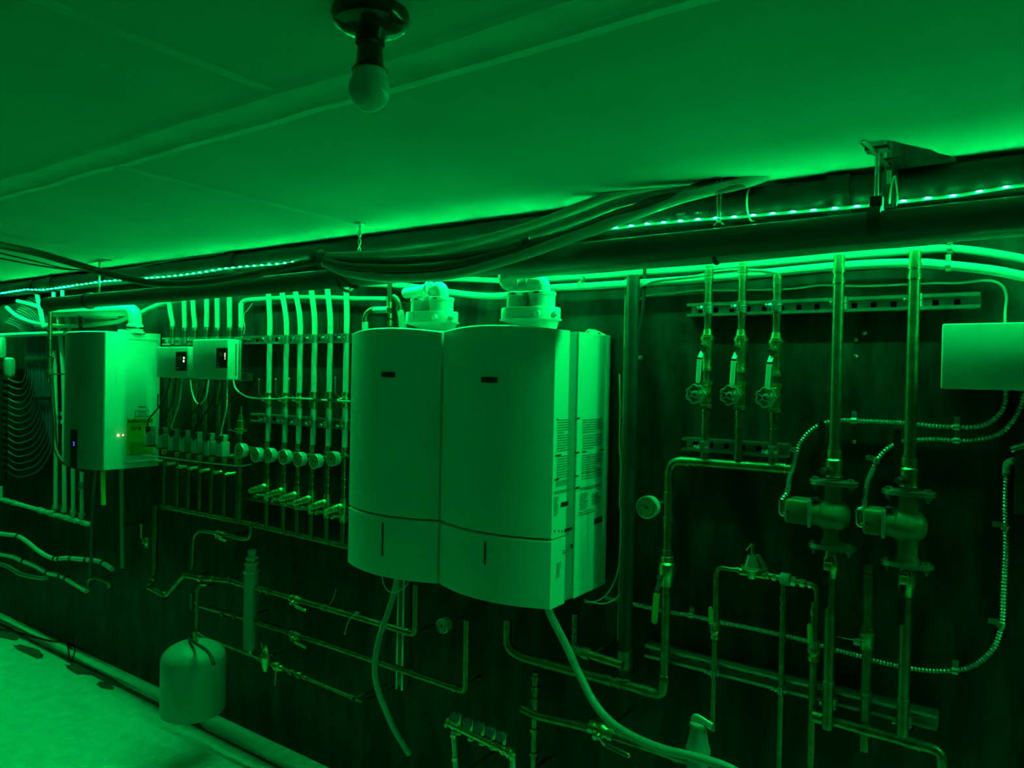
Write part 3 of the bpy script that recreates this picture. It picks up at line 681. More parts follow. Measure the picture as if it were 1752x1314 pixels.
# three valve risers
xs3 = []
cols = (('left', 1214, 1205, 455, 786, (1210, 592), 11, (1195, 655), (1208, 675), (1179, 674)),
        ('middle', 1271, 1263, 450, 796, (1267, 594), 11, (1252, 657), (1266, 677), (1241, 676)),
        ('right', 1331, 1322, 470, 802, (1329, 599), 11, (1317, 662), (1328, 681), (1305, 679)))
YR = 2.195
for nm, xt, xb, yt, yb, bv, lw, lvb, gv, wh in cols:
    a, b = vline(xt, yt, xb, yb, YR); x = a.x; xs3.append(x)
    t = thing('copper_riser', '%s of the three copper risers with hand-wheel valves' % nm, 'pipe', b)
    MB().cyl(a, b, .0111, 18).build('pipe', M['copper'], t)
    for py, k in ((yt+12, 1.25), (yt+26, 1.15), (gv[1]+34, 1.15), (gv[1]+60, 1.12)):
        z = P(xt, py, YR).z; mb = MB(); ringc(mb, (x, YR, z), Z, .0111, .01, k); mb.build('coupling', M['copper'], t)
        mb = MB(); ringc(mb, (x, YR, z+.0115), Z, .0111, .0015, k*.98); mb.build('solder_ring', M['solder'], t)
    for zc, s in ((z1, s1), (z2, s2)):
        if not (nm == 'middle' and s is s2): clamp(s, x, YR, zc, .0115)
    zv = P(bv[0], bv[1], YR).z
    vt = thing('ball_valve', 'ball valve with pale lever on the %s of the three copper risers' % nm, 'valve', (x, YR, zv))
    MB().lathe((x, YR, zv), Z, [(.052, .0125), (.035, .0155), (.034, .018), (.028, .018), (.027, .0225), (.018, .0225), (.014, .0195), (-.012, .0195), (-.018, .016), (-.06, .0135), (-.066, .0165), (-.076, .0165)], 20).build('body', M['brass'], vt)
    MB().lathe((x, YR, zv-.004), -Y_, [(.015, .011), (.03, .010), (.03, .006), (.042, .006)], 12).build('stem', M['brass'], vt)
    q = V((x, YR-.036, zv-.004)); L = .107; mb = MB(); lever(mb, q, (-.05, 0, -1), -Y_, L, .0085, .020); mb.lathe(q, -Y_, [(-.002, .011), (.004, .011), (.005, .007), (.012, .007)], 6); h = mb.build('lever', M['bsteel'], vt)
    mb = MB(); sleeve(mb, q, (-.05, 0, -1), -Y_, L, .0095, .020); mb.build('grip', M['paint'], h)
    zg = P(gv[0], gv[1], YR).z
    gt = thing('gate_valve', 'gate valve with round hand wheel on the %s of the three copper risers' % nm, 'valve', (x, YR, zg))
    MB().lathe((x, YR, zg), Z, [(.042, .013), (.042, .019), (.03, .019), (.028, .0155), (-.022, .0165), (-.03, .0155), (-.032, .019), (-.042, .019), (-.042, .013)], 6).build('body', M['brass'], gt, smooth=False)
    MB().lathe((x, YR, zg), -Y_, [(.0, .017), (.02, .0165), (.028, .0195), (.036, .0195), (.037, .014), (.05, .010), (.06, .0095), (.062, .005), (.1, .004)], 20).build('bonnet', M['brass'], gt)
    wc = V((x, 2.105, zg+.002)); mb = MB(); R = .026
    pts = [wc+V((cos(g)*R*(1+.09*cos(7*g)), 0, sin(g)*R*(1+.09*cos(7*g)))) for g in [2*pi*i/84 for i in range(85)]]
    mb.tube(pts, .0032, 8)
    for i in range(7):
        g = 2*pi*i/7; mb.tube([wc+V((cos(g)*.009, 0, sin(g)*.009)), wc+V((cos(g)*R*.97, 0, sin(g)*R*.97))], .0025, 6)
    mb.lathe(wc, -Y_, [(-.005, .011), (.003, .011), (.005, .008)], 16); w = mb.build('hand_wheel', M['wheel'], gt)
    MB().lathe(wc-Y_*.005, -Y_, [(0, .0055), (.005, .0055)], 6).build('wheel_nut', M['bsteel'], w)
# copper header and its drop
YH = 2.195
hz = P(1171, 790, YH).z; hx = P(1144, 850, YH).x
A = V((P(1354, 802, YH).x, YH, P(1354, 803, YH).z)); B = V((hx, YH, P(1165, 789, YH).z)); 
h0, h1 = vline(1145, 815, 1137, 1166, YH)
t = thing('copper_header', 'copper header under the three valved risers, turning down at its left end', 'pipe', B)
MB().tube(fillet([A, B, V((hx, YH, h1.z))], .045, 8), .0145, 22).build('pipe', M['copper'], t)
def crings(t, lst, Yd, ax, r, m='copper', sol=True, k=1.14, L=.014):
    for px, py in lst:
        p = P(px, py, Yd); p = V((t['_x'] if '_x' in t and ax == Z else p.x, Yd, p.z))
        mb = MB(); ringc(mb, p, ax, r, L, k); mb.build('coupling', M[m], t)
        if sol:
            mb = MB(); ringc(mb, p+V(ax)*(L+.001), ax, r, .0013, k*.99); mb.build('solder_ring', M['solder'], t)
t['_x'] = hx
crings(t, [(1172, 790)], YH, X, .0145); crings(t, [(1335, 801)], YH, X, .0145)
crings(t, [(1144, 850), (1144, 892), (1140, 948), (1137, 1163)], YH, Z, .0145)
for x in xs3:
    p = V((x, YH, A.z+(B.z-A.z)*(x-A.x)/(B.x-A.x))); mb = MB(); ringc(mb, p+Z*.022, Z, .0111, .006, 1.2); mb.build('tee_socket', M['copper'], t)
zv = P(1142, 975, YH).z
vt = thing('ball_valve', 'large ball valve with long pale lever on the header drop pipe', 'valve', (hx, YH, zv))
MB().lathe((hx, YH, zv), Z, [(.045, .016), (.043, .021), (.03, .021), (.028, .018), (.02, .026), (.006, .0275), (-.012, .0275), (-.026, .022), (-.05, .021), (-.052, .0165)], 20).build('body', M['brass'], vt)
q = V((hx, YH-.05, P(1129, 986, YH-.05).z)); MB().cyl((hx, YH-.015, q.z), (hx, YH-.062, q.z), .008, 12).build('stem', M['bsteel'], vt)
mb = MB(); lever(mb, q, (-.06, 0, -1), -Y_, .135, .0095, .018); h = mb.build('lever', M['bsteel'], vt)
mb = MB(); sleeve(mb, q, (-.06, 0, -1), -Y_, .135, .011, .018); mb.build('grip', M['yellow'], h)
gauge(1107, 868, 2.08, 39, (hx-.012, YH, P(1140, 858, YH).z), 'round pressure gauge on a side stem of the copper header drop')
# two circulator pumps on their risers
def pumpset(nm, xt, yt, xb, yb, fl, vol, boxr, fb, nut, vy, lowx, lowy, lev):
    Yp = 2.15; a, b = vline(xt, yt, xb, yb, Yp); x = a.x
    t = thing('copper_riser', '%s of the two tall copper pipes feeding the pumps' % nm, 'pipe', b)
    MB().cyl(a, b, .0143, 20).build('pipe', M['copper'], t)
    for py in (yt+25, yt+43, yb-48, yb-30, yb-12):
        z = P(xt, py, Yp).z; mb = MB(); ringc(mb, (x, Yp, z), Z, .0143, .006, 1.16); mb.build('coupling', M['copper'], t)
        mb = MB(); ringc(mb, (x, Yp, z-.0068), Z, .0143, .001, 1.15); mb.build('solder_ring', M['solder'], t)
    clamp(s1, x, 2.19, z1, .0145)
    zf = P(*fl, Yp).z; zfb = P(*fb, Yp).z; zc = P(*vol, Yp).z
    vt = thing('ball_valve', 'isolating valve with black lever on top of the %s pump' % nm, 'valve', (x, Yp, zf+.05))
    MB().lathe((x, Yp, zf+.05), Z, [(.04, .0155), (.04, .0185), (.02, .0185), (.018, .016), (.012, .021), (-.012, .021), (-.022, .019), (-.034, .022)], 20).build('body', M['brass'], vt)
    MB().lathe((x, Yp, zf+.035), V((-.5, -1, 0)), [(.015, .013), (.035, .013), (.037, .008), (.05, .008)], 12).build('stem', M['iron'], vt)
    q = V((x-.02, Yp-.05, zf+.045)); mb = MB(); lever(mb, q, (0, 0, 1), V((-.2, -1, 0)), .115, .008, .008); mb.build('lever', M['black'], vt)
    # pump
    pt = thing('circulator_pump', '%s circulator pump with a boxy motor head and bolted flanges' % nm, 'pump', (x, Yp, zc))
    def oval(z, k, h):
        return [V((x+cos(g)*.062*k*(1 if abs(cos(g)) > .3 else 1), Yp+sin(g)*.036*k, z)) for g in [2*pi*i/28 for i in range(28)]]
    for z, nmf in ((zf, 'upper_flange'), (zfb, 'lower_flange')):
        fo = MB().ringloft([oval(z-.006, 1, 0), oval(z-.001, 1, 0), oval(z-.001, .96, 0), oval(z+.001, .96, 0), oval(z+.001, 1, 0), oval(z+.006, 1, 0)]).build(nmf, M['iron'] if 0 else M['steel'], pt)
        for s in (-.045, .045):
            mb = MB(); mb.lathe((x+s, Yp-.012, z), Z, [(-.022, .004), (-.013, .004), (-.013, .009), (-.006, .009)], 6); mb.lathe((x+s, Yp-.012, z), Z, [(.006, .009), (.014, .009)], 6)
            mb.build('flange_bolt', M['steel'], fo)
    MB().cyl((x, Yp, zf-.004), (x, Yp, zc+.02), .024, 20).build('inlet_neck', M['cast'], pt)
    MB().lathe((x, Yp, zfb), Z, [(0, .03), (.01, .03), (.022, .024), (zc-zfb, .024)], 20).build('outlet_neck', M['cast'], pt)
    R = .042; cx = x+.012
    MB().lathe((x-.03, Yp, zc), X, [(0, R*.9), (.006, R), (.03, R*1.02), (.036, R*.97), (.037, R*1.0), (.043, R*1.0), (.052, R*.93), (.062, R*.8), (.07, R*.6), (.074, R*.3), (.075, .001)], 28).build('volute', M['cast'], pt)
    a1, b1 = P(boxr[0], boxr[1], Yp-.05), P(boxr[2], boxr[3], Yp-.05)
    bx0 = a1.x; bx1 = x-.052; bz = zc+.004
    MB().box(((bx0+bx1)/2, Yp-.008, bz), (bx1-bx0, .088, .066), bev=.010).build('motor_box', M['cast'], pt)
    mb = MB(); mb.box(((bx0+bx1)/2, Yp-.03, bz+.0335), (bx1-bx0-.01, .003, .002)); mb.box((bx1+.002, Yp-.008, bz), (.008, .096, .074), bev=.004); mb.build('box_lid_edge', M['steel'], pt)
    MB().lathe((bx1+.002, Yp-.005, bz), X, [(0, .036), (.012, .038), (.024, .038)], 24).build('motor_neck', M['cast'], pt)
    MB().box((bx1+.012, Yp-.03, bz+.038), (.022, .014, .012), bev=.003).build('terminal_clip', M['iron'], pt)
    mb = MB(); mb.lathe((bx0+.012, Yp-.053, bz+.0), -Y_, [(0, .004), (.003, .004)], 10); mb.build('lid_screw', M['bsteel'], pt)
    cq = V((bx0-.006, Yp-.03, bz-.004))
    mb = MB(); mb.tube(fillet([V((bx0+.004, Yp-.03, bz-.012)), V((bx0-.011, Yp-.03, bz-.012)), V((bx0-.011, Yp-.03, bz+.024))], .012), .009, 12); mb.lathe((bx0-.011, Yp-.03, bz+.024), Z, [(-.004, .011), (.004, .011)], 8)
    mb.build('conduit_elbow', M['bsteel'], pt)
    # lower valve
    zl = zfb-.045
    lt = thing('ball_valve', 'isolating valve with lettered black lever under the %s pump' % nm, 'valve', (x, Yp, zl))
    MB().lathe((x, Yp, zl), Z, [(.04, .019), (.02, .019), (.015, .022), (-.012, .022), (-.02, .018), (-.04, .017)], 20).build('body', M['brass'], lt)
    nq = P(nut[0], nut[1], Yp-.05); mb = MB(); mb.lathe((x, Yp, nq.z+.01), -Y_, [(.012, .012), (.03, .012), (.032, .009), (.045, .009)], 12); mb.build('stem', M['iron'], lt)
    MB().box((x, Yp-.045, nq.z), (.022, .01, .022), bev=.003).build('stem_nut', M['brass'], lt)
    q = V((x-.002, Yp-.046, nq.z-.012)); mb = MB(); lever(mb, q, (-.03, 0, -1), -Y_, .09, .008, .010); mb.build('lever', M['black'], lt)
    a2, b2 = V((x, Yp, zl-.03)), P(*lowy, Yp); 
    dt = thing('copper_riser', 'copper pipe dropping from the %s pump to below the low steel channel' % nm, 'pipe', V((x, Yp, b2.z)))
    MB().cyl(a2, (x, Yp, b2.z), .0143, 20).build('pipe', M['copper'], dt)
    z = P(*lowx, Yp).z; mb = MB(); ringc(mb, (x, Yp, z), Z, .0143, .006, 1.14); mb.build('coupling', M['copper'], dt)
    mb = MB(); ringc(mb, (x, Yp, z+.0075), Z, .0143, .001, 1.13); mb.build('solder_ring', M['solder'], dt)
    clamp(s3, x, 2.19, z3, .0145, .03)
    return V((bx0-.011, Yp-.03, bz+.026)), x
cA, xA = pumpset('left', 1435, 437, 1428, 815, (1425, 826), (1424, 881), (1341, 865, 1400, 905), (1422, 935), (1412, 969), 0, (1412, 1168), (1410, 1245), 0)
cB, xB = pumpset('right', 1557, 430, 1564, 830, (1562, 844), (1563, 900), (1475, 885, 1539, 925), (1561, 966), (1550, 994), 0, (1559, 1203), (1557, 1262), 0)
# flexible metal conduits (ribbed)
def conduit(lab, pts, Yd, r=.0064, pitch=.0085, ends=(), m='steel'):
    q = spline(pts if isinstance(pts[0], V) else pl(pts, Yd), 8); q = at_len(q, pitch/4)
    mb = MB(); mb.tube(q, r, 10, rf=lambda i, n: r*(1.0, 1.22, 1.0, .7)[i % 4]); return single(mb, 'flexible_conduit', M[m], lab, 'conduit', q[len(q)//2])
def cclip(px, py, Yd, lab, horiz=True):
    p = P(px, py, Yd); mb = MB()
    if horiz: mb.lathe(p, X, [(-.007, .0075), (-.007, .0095), (.007, .0095), (.007, .0075)], 14); mb.box(p+V((0, .004, .017)), (.014, .004, .02)); mb.cyl(p+V((0, .0, .021)), p+V((0, -.004, .021)), .005, 8)
    else: mb.lathe(p, Z+X*.35, [(-.007, .0075), (-.007, .0095), (.007, .0095), (.007, .0075)], 14); mb.box(p+V((-.017, .004, .006)), (.022, .004, .014)); mb.cyl(p+V((-.022, 0, .007)), p+V((-.022, -.005, .007)), .005, 8)
    single(mb, 'conduit_clip', M['steel'], lab, 'clip', p)
YC = 2.245
conduit('ribbed metal conduit rising from the left pump and arching to the grey box', [cA, P(1347, 840, 2.13), P(1352, 815, 2.17), P(1356, 803, 2.2), P(1358.5, 793, 2.22)]+pl([(1363, 775), (1371, 755), (1386, 738), (1402, 727.5), (1419, 722), (1440, 719), (1482, 721), (1552, 724), (1585, 728), (1610, 730), (1637, 731), (1660, 731.5), (1685, 727), (1705, 714), (1719, 693), (1722, 660)], YC), YC)
conduit('ribbed metal conduit rising from the right pump and arching to the grey box', [cB, P(1477, 868, 2.14), P(1480, 850, 2.17), P(1485, 824, 2.21)]+pl([(1494, 802), (1503, 784), (1517, 769), (1536, 758.5), (1552, 754.5), (1574, 752.5), (1600, 752), (1637, 754), (1665, 754), (1700, 747), (1722, 733), (1742, 706), (1752, 675), (1754, 655)], YC), YC)
conduit('long ribbed metal conduit dropping at the right edge and sweeping left below the pumps', [(1722, 812), (1720, 849), (1720.5, 902), (1721, 929), (1719.6, 965), (1718, 991), (1716.6, 1020), (1715.5, 1053), (1712, 1078), (1700, 1109), (1677, 1132), (1653, 1144), (1624, 1148), (1592, 1147.5), (1548, 1142), (1494, 1129.6), (1474, 1123), (1424.6, 1110.6), (1374, 1095), (1335, 1086), (1278, 1073.6), (1232, 1064.5), (1182, 1053), (1150, 1048.5), (1116, 1041), (1091, 1035), (1059, 1028), (1035, 1023)], YC)
for a in ((1357, 769, YC, 'clip holding the left pump conduit beside the copper header end', False), (1461, 720, YC, 'clip on the left pump conduit between the two pump risers', True), (1637, 731, YC, 'upper of two clips on the conduits under the grey box', True),
          (1637, 754, YC, 'lower of two clips on the conduits under the grey box', True), (1500, 788, YC, 'clip holding the right pump conduit below its bend', False), (1720, 903, YC, 'upper clip on the vertical conduit at the right edge', False), (1713, 1070, YC, 'lower clip on the vertical conduit at the right edge', False),
          (1634, 1148, YC, 'clip at the lowest point of the sweeping conduit', True), (1183, 1053, YC, 'clip on the conduit left of the low valve levers', True)):
    cclip(*a)
t = thing('conduit_fitting', 'white angled conduit connector beside the right edge', 'fitting', P(1725, 800, 2.23))
q = [P(1722, 812, YC), P(1723, 795, YC), P(1731, 789, YC-.01), P(1738, 788, YC-.03)]
MB().tube(spline(q, 5), .009, 14).build('connector', M['gcase'], t); mb = MB(); mb.lathe(P(1722, 811, YC), Z, [(-.004, .0115), (.003, .0115)], 14); mb.build('lock_nut', M['bsteel'], t)
# grey box
Yb = 2.10; a = P(1612, 554, Yb); b = P(1610, 665, Yb); xl = a.x; W2 = .42; zc = (a.z+b.z)/2; hh = a.z-b.z
t = thing('electrical_box', 'large grey metal electrical box at the right edge', 'box', (xl+W2/2, WALL-.002, b.z))
MB().box((xl+W2/2, (Yb+.02+WALL-.003)/2, zc), (W2-.008, WALL-.003-Yb-.02, hh-.006), bev=.003).build('box_body', M['box'], t)
MB().box((xl+W2/2, Yb+.009, zc), (W2, .018, hh), bev=.004).build('cover', M['box'], t)
p = P(1641, 551, 2.2); MB().cyl((p.x, 2.2, a.z), (p.x, 2.2, a.z+.006), .006, 8).build('screw', M['bsteel'], t)
# dark box & fitting at the right edge
a = P(1737, 775, 2.17); b = P(1737, 880, 2.17)
t = thing('junction_box', 'small dark box cut off by the right edge with a pale fitting on top', 'box', (a.x+.06, 2.25, b.z))
MB().box((a.x+.08, 2.215, (a.z+b.z)/2), (.16, .09, a.z-b.z), bev=.004).build('box_body', M['iron'], t)
mb = MB(); q = P(1739, 767, 2.19); mb.lathe(q, X+Z*.4, [(-.012, .009), (0, .011), (.012, .009), (.02, .012), (.03, .012)], 12); mb.build('fitting', M['bsteel'], t)
# small screws and bare spots on the wall
for px, py, lab in ((1464, 610, 'largest pale screw head on the black wall between the pump risers'), (1464, 581, 'small screw head on the wall above the largest one'), (1479, 570, 'pale screw head on the wall nearest the channel'), (1461, 756, 'screw head on the wall right of the left black lever')):
    p = P(px, py, WALL); mb = MB(); mb.lathe(p, -Y_, [(-.002, .006), (.001, .006), (.004, .003)], 10); single(mb, 'screw', M['bsteel'], lab, 'screw', p)
# lower right: regulator line
YL = 2.19
run('copper_pipe', 'thin copper line with left elbow leading into the bell-shaped regulator', 'pipe', [V((P(1226, 1060, YL).x, YL, P(1226, 1062, YL).z)), V((P(1226, 1000, YL).x, YL, P(1232, 971, YL).z)), P(1270, 977, YL)], .0065, M['copper'], fr=.02,
    rings=[(V((P(1226, 1000, YL).x, YL, P(1226, 985, YL).z)), Z, .005, 1.4), (P(1264, 975.5, YL), X, .008, 1.4)])
t = thing('pressure_regulator', 'bell-shaped pressure regulator with a lifting lever on the copper line', 'regulator', P(1287, 973, YL-.02))
c = P(1287, 972, YL-.02); mb = MB(); mb.lathe(c, Z, [(-.03, .012), (-.012, .018), (-.004, .03), (.002, .032), (.006, .032)], 24); mb.lathe(c-Z*.016, X, [(-.035, .011), (.04, .011)], 16); mb.build('base', M['brass'], t)
MB().lathe(c, Z, [(.006, .026), (.035, .017), (.04, .015), (.042, .009)], 24).build('bell', M['bsteel'], t)
MB().lathe(c, Z, [(.04, .005), (.066, .0045), (.067, .007), (.073, .007)], 10).build('stem', M['bsteel'], t)
mb = MB(); mb.prism([c+V((.012, -.01, .042)), c+V((.02, -.01, .042)), c+V((.045, -.01, .002)), c+V((.038, -.01, 0))], (0, .016, 0)); mb.tube([c+V((-.003, -.005, .07)), c+V((-.018, -.005, .05))], .0015, 6); mb.build('lever', M['steel'], t)
z0 = P(1305, 983, YL); zz = z0.z
t = thing('pipe_union', 'copper and brass line with a bright ribbed union nut right of the regulator', 'pipe', z0)
xe = P(1398, 1006, YL); MB().tube(fillet([P(1302, 982, YL), P(1352, 993, YL), V((xe.x, YL, P(1397, 1002, YL).z)), V((xe.x, YL, P(1396, 1045, YL).z))], .02), .0085, 16).build('pipe', M['copper'], t)
for px, py, rr, L, m in ((1311, 984.5, .012, .009, 'brass'), (1325, 988, .011, .006, 'brass'), (1358, 995, .0145, .007, 'steel'), (1373, 998, .012, .007, 'brass'), (1386, 1001, .010, .004, 'bsteel')):
    mb = MB(); mb.lathe(P(px, py, YL), X, [(-L, rr), (L, rr)], 8); mb.build('fitting', M[m], t)
mb = MB(); c = P(1344, 991, YL)
for i in range(7): mb.lathe(c+X*(-.012+i*.004), X, [(-.0018, .0165), (0, .0185), (.0018, .0165)], 20)
mb.build('union_nut', M['gcase'], t)
def drop(lab, px0, py0, px1, py1, r, Yd, rings, m='copper', clampz=None):
    a, b = vline(px0, py0, px1, py1, Yd); t = thing('copper_pipe', lab, 'pipe', b); MB().cyl(a, b, r, 16).build('pipe', M[m], t)
    for py, L, k in rings:
        z = P(px0, py, Yd).z; mb = MB(); ringc(mb, (a.x, Yd, z), Z, r, L, k); mb.build('coupling', M['copper'], t)
        mb = MB(); ringc(mb, (a.x, Yd, z-L-.001), Z, r, .001, k*.98); mb.build('solder_ring', M['solder'], t)
    if clampz is not None: clamp(s3, a.x, 2.2, clampz, r, .026)
    return a.x
x1 = drop('slim copper drop below the left elbow of the regulator line', 1226, 990, 1219, 1250, .0085, YL, [(1088, .006, 1.2)], clampz=z3)
x2 = drop('slim copper drop under the ribbed union nut', 1343, 1000, 1331, 1320, .0085, YL, [(1024, .008, 1.3), (1040, .004, 1.3)], clampz=z3)
x3 = drop('copper drop at the right end of the regulator line', 1396, 1030, 1385, 1330, .0105, YL, [(1046, .008, 1.25), (1100, .005, 1.2)])
x4 = drop('copper drop between the two pumps carrying a brass drain valve', 1483, 965, 1482, 1285, .0125, YL, [(972, .006, 1.15), (983, .003, 1.15), (1070, .006, 1.15), (1184, .004, 1.15)])
ball_valve((x1, YL, P(1226, 1078, YL).z), Z, .0095, -Y_, (-.06, 0, 1), .072, 'small valve with upright lever on the slim drop below the regulator', lift=.012, lw=.0072)
ball_valve((x3, YL, P(1390, 1112, YL).z), Z, .0105, -Y_, (-.06, 0, 1), .078, 'small valve with upright lever on the drop left of the left pump', lift=.012, lw=.0075)
c = V((x4, YL-.005, P(1483, 1092, YL).z)); t = thing('drain_valve', 'brass drain valve with a small hanging tag between the pumps', 'valve', c)
MB().lathe(c, Z, [(-.03, .014), (-.028, .0175), (-.01, .0175), (0, .02), (.016, .02), (.018, .016), (.028, .015)], 18).build('body', M['brass'], t)
g = P(1466, 1098, YL-.03); MB().box(g, (.017, .002, .019), bev=.0008).build('tag', M['gcase'], t); MB().tube(pl([(1412, 1085), (1440, 1091), (1462, 1095), (1480, 1094)], YL-.028), .0012, 6).build('wire', M['steel'], t)
# low copper header at the bottom right
lh = [P(1392, 1225, 2.17), P(1420, 1232.6, 2.17), P(1548, 1268, 2.17), P(1590, 1279, 2.17)]; e = P(1618, 1296, 2.17); lh[-1] = P(1612, 1285, 2.17)
run('copper_header', 'shiny low copper header under the steel channel at the bottom right', 'pipe', lh+[V((lh[-1].x, 2.17, lh[-1].z-.06))], .0135, M['copper'], fr=.035, seg=20,
    rings=[(P(1400, 1227.5, 2.17), X, .014, 1.25), (P(1483, 1250, 2.17), X, .014, 1.14), (P(1557, 1270.5, 2.17), X, .014, 1.14), (P(1573, 1275, 2.17), X, .003, 1.2)])
# ================================================================== BELOW THE LARGE BOILERS
Yp = 2.12
t = thing('air_separator', 'tall upright cylinder air separator with stepped neck left of the boilers', 'separator', P(428, 1108, Yp))
a, b = vline(434, 942, 426, 1110, Yp); x = a.x; zt, z1_, z2_ = a.z, P(435, 970, Yp).z, P(434, 982, Yp).z; r = .0335
MB().lathe((x, Yp, b.z), Z, [(0, .022), (.004, r*.95), (.03, r), (z2_-b.z, r), (z2_-b.z+.002, r*1.12), (z2_-b.z+.012, r*1.12), (z2_-b.z+.014, r*.9), (z1_-b.z+.006, r*.9), (z1_-b.z+.008, r*1.0), (z1_-b.z+.016, r*1.0), (z1_-b.z+.018, r*.66), (zt-b.z-.045, r*.62), (zt-b.z-.044, r*.8), (zt-b.z-.034, r*.8), (zt-b.z-.033, r*.55), (zt-b.z-.01, r*.55), (zt-b.z-.009, r*.62), (zt-b.z, r*.6)], 28).build('body', M['tank'], t)
mb = MB()
for z in (z2_+.007, z1_+.012, zt-.039): mb.lathe((x, Yp, z), Z, [(-.002, r*1.13 if z < z1_ else r*.9), (.002, r*1.13 if z < z1_ else r*.9)], 28)
mb.build('rim', M['bsteel'], t); MB().cyl((x, Yp, b.z-.03), (x, Yp, b.z), .012, 12).build('drain_plug', M['brass'], t)
xsep = x
def sloped(name, lab, px, Yd, r, m='copper', fr=.035, rings=(), seg=16): return run(name, lab, 'pipe', px, r, M[m], Yd, fr=fr, rings=[(P(a, b_, Yd), X, L, k) for a, b_, L, k in rings], seg=seg)
u1 = P(444, 1007, Yp); u2 = P(700, 1082, Yp); u3 = P(712, 1085, Yp)
sloped('copper_pipe', 'upper long copper pipe from the air separator, turning up under the left boiler', [(438, 1005), (697, 1081.5), (711, 1086), (712, 1000)], Yp, .0125, rings=((450, 1009, .012, 1.3), (462, 1012.5, .006, 1.4), (549, 1037, .004, 1.15), (602, 1053, .008, 1.2), (697, 1081.5, .01, 1.2)))
sloped('copper_pipe', 'lower long copper pipe from the air separator, turning up under the right boiler', [(437, 1064), (560, 1103), (779, 1177.5), (797, 1184), (799, 1060)], Yp, .0125, rings=((450, 1068, .012, 1.3), (470, 1074.5, .006, 1.4), (597, 1115.5, .008, 1.15), (690, 1147, .008, 1.15), (779, 1177.5, .012, 1.2)))
ball_valve(P(508, 1026, Yp), X-Z*.02, .0125, V((-.1, -1, -.35)), (1, 0, -.08), .10, 'ball valve with pale lever on the upper separator pipe', lift=.01, lw=.008)
ball_valve(P(508, 1087, Yp), X-Z*.02, .0125, V((-.1, -1, -.35)), (1, 0, -.08), .10, 'ball valve with pale lever on the lower separator pipe', lift=.01, lw=.008)
# tie with loose tail on upper pipe, thermometer probe
p = P(556, 1040, Yp); mb = MB(); mb.torus(p, X-Z*.2, .014, .0018, 18, 6); mb.tube(spline([P(563, 1036, Yp-.015), P(570, 1025, Yp-.02), P(575, 1008, Yp-.02)], 4), .0012, 5); single(mb, 'zip_tie', M['paint'], 'white zip tie with a loose tail on the upper separator pipe', 'zip tie', p)
p = P(608, 1052, Yp-.015); mb = MB(); mb.tube(spline([P(613, 1048, Yp-.02), P(600, 1057, Yp-.02), P(594, 1069, Yp-.02), P(590, 1083, Yp-.02)], 4), .002, 6); mb.lathe(P(590, 1084, Yp-.02), Z, [(-.004, .004), (.004, .004)], 8); mb.lathe(P(612, 1048, Yp-.018), X, [(-.012, .004), (.012, .004)], 8)
single(mb, 'probe_wire', M['steel'], 'small probe with a dangling bead on the upper separator pipe', 'probe', p)
# left side of separator
x0, x1_ = vline(266, 865, 265, 985, 2.17)
t = run('copper_pipe', 'thick copper run dipping in a U and joining the air separator from the left', 'pipe', [V((x0.x, 2.17, x0.z)), V((x0.x, 2.17, P(266, 982, 2.17).z)), P(252, 1003, 2.1), P(284, 1020, 2.1), P(310, 990, 2.12), P(318, 984, 2.12), P(345, 990, 2.12), P(393, 993, 2.12), P(424, 1004, Yp)], .0135, M['copper'], fr=.03, seg=18)
for px, py, ax, k, L in ((262, 990, (-.4, -.4, -1), 1.35, .008), (257, 998, (-.4, -.4, -1), 1.35, .006), (282, 1018, (1, 0, -.5), 1.25, .01), (318, 984, X, 1.25, .01), (345, 990, X, 1.4, .014), (366, 991, X, 1.2, .01), (395, 993.5, X, 1.3, .008)):
    mb = MB(); ringc(mb, P(px, py, 2.1 if px < 300 else 2.12), ax, .0135, L, k); mb.build('coupling', M['brass' if px in (345, 366) else 'copper'], t)
t = run('copper_pipe', 'copper loop above the tank with an elbow at its upper left', 'pipe', [(329, 985, 2.15), (332, 918, 2.15), (341, 908, 2.15), (362, 911, 2.15), (395, 917, 2.15), (414, 923, 2.15), (429, 922, 2.15), (430, 898, 2.15)], .0095, M['copper'], fr=.03)
ball_valve(P(378, 914, 2.15), X-Z*.02, .0105, V((0, -1, -.4)), (1, 0, -.05), .075, 'ball valve with pale lever on the copper loop above the tank', lift=.008, lw=.0075)
sloped('copper_pipe', 'lower left copper pipe between the fill line and the air separator', [(338, 1034), (360, 1041), (420, 1057), (428, 1059)], 2.14, .0125, rings=((384, 1050, .01, 1.3), (404, 1055, .006, 1.4)))
t = run('copper_pipe', 'small copper hook pipe rising above the expansion tank', 'pipe', [P(337, 1086, 2.05), V((P(337, 1050, 2.05).x, 2.05, P(336, 1007, 2.05).z)), P(343, 1002, 2.06), P(352, 1003, 2.08)], .008, M['copper'], fr=.02, rings=[(P(337, 1079, 2.05), Z, .003, 1.6), (P(336, 1030, 2.05), Z, .004, 1.3), (P(336, 1045, 2.05), Z, .004, 1.3)])
MB().box(P(327, 1030, 2.04), (.016, .01, .075), bev=.004).build('flow_tag', M['bluepex'], t)
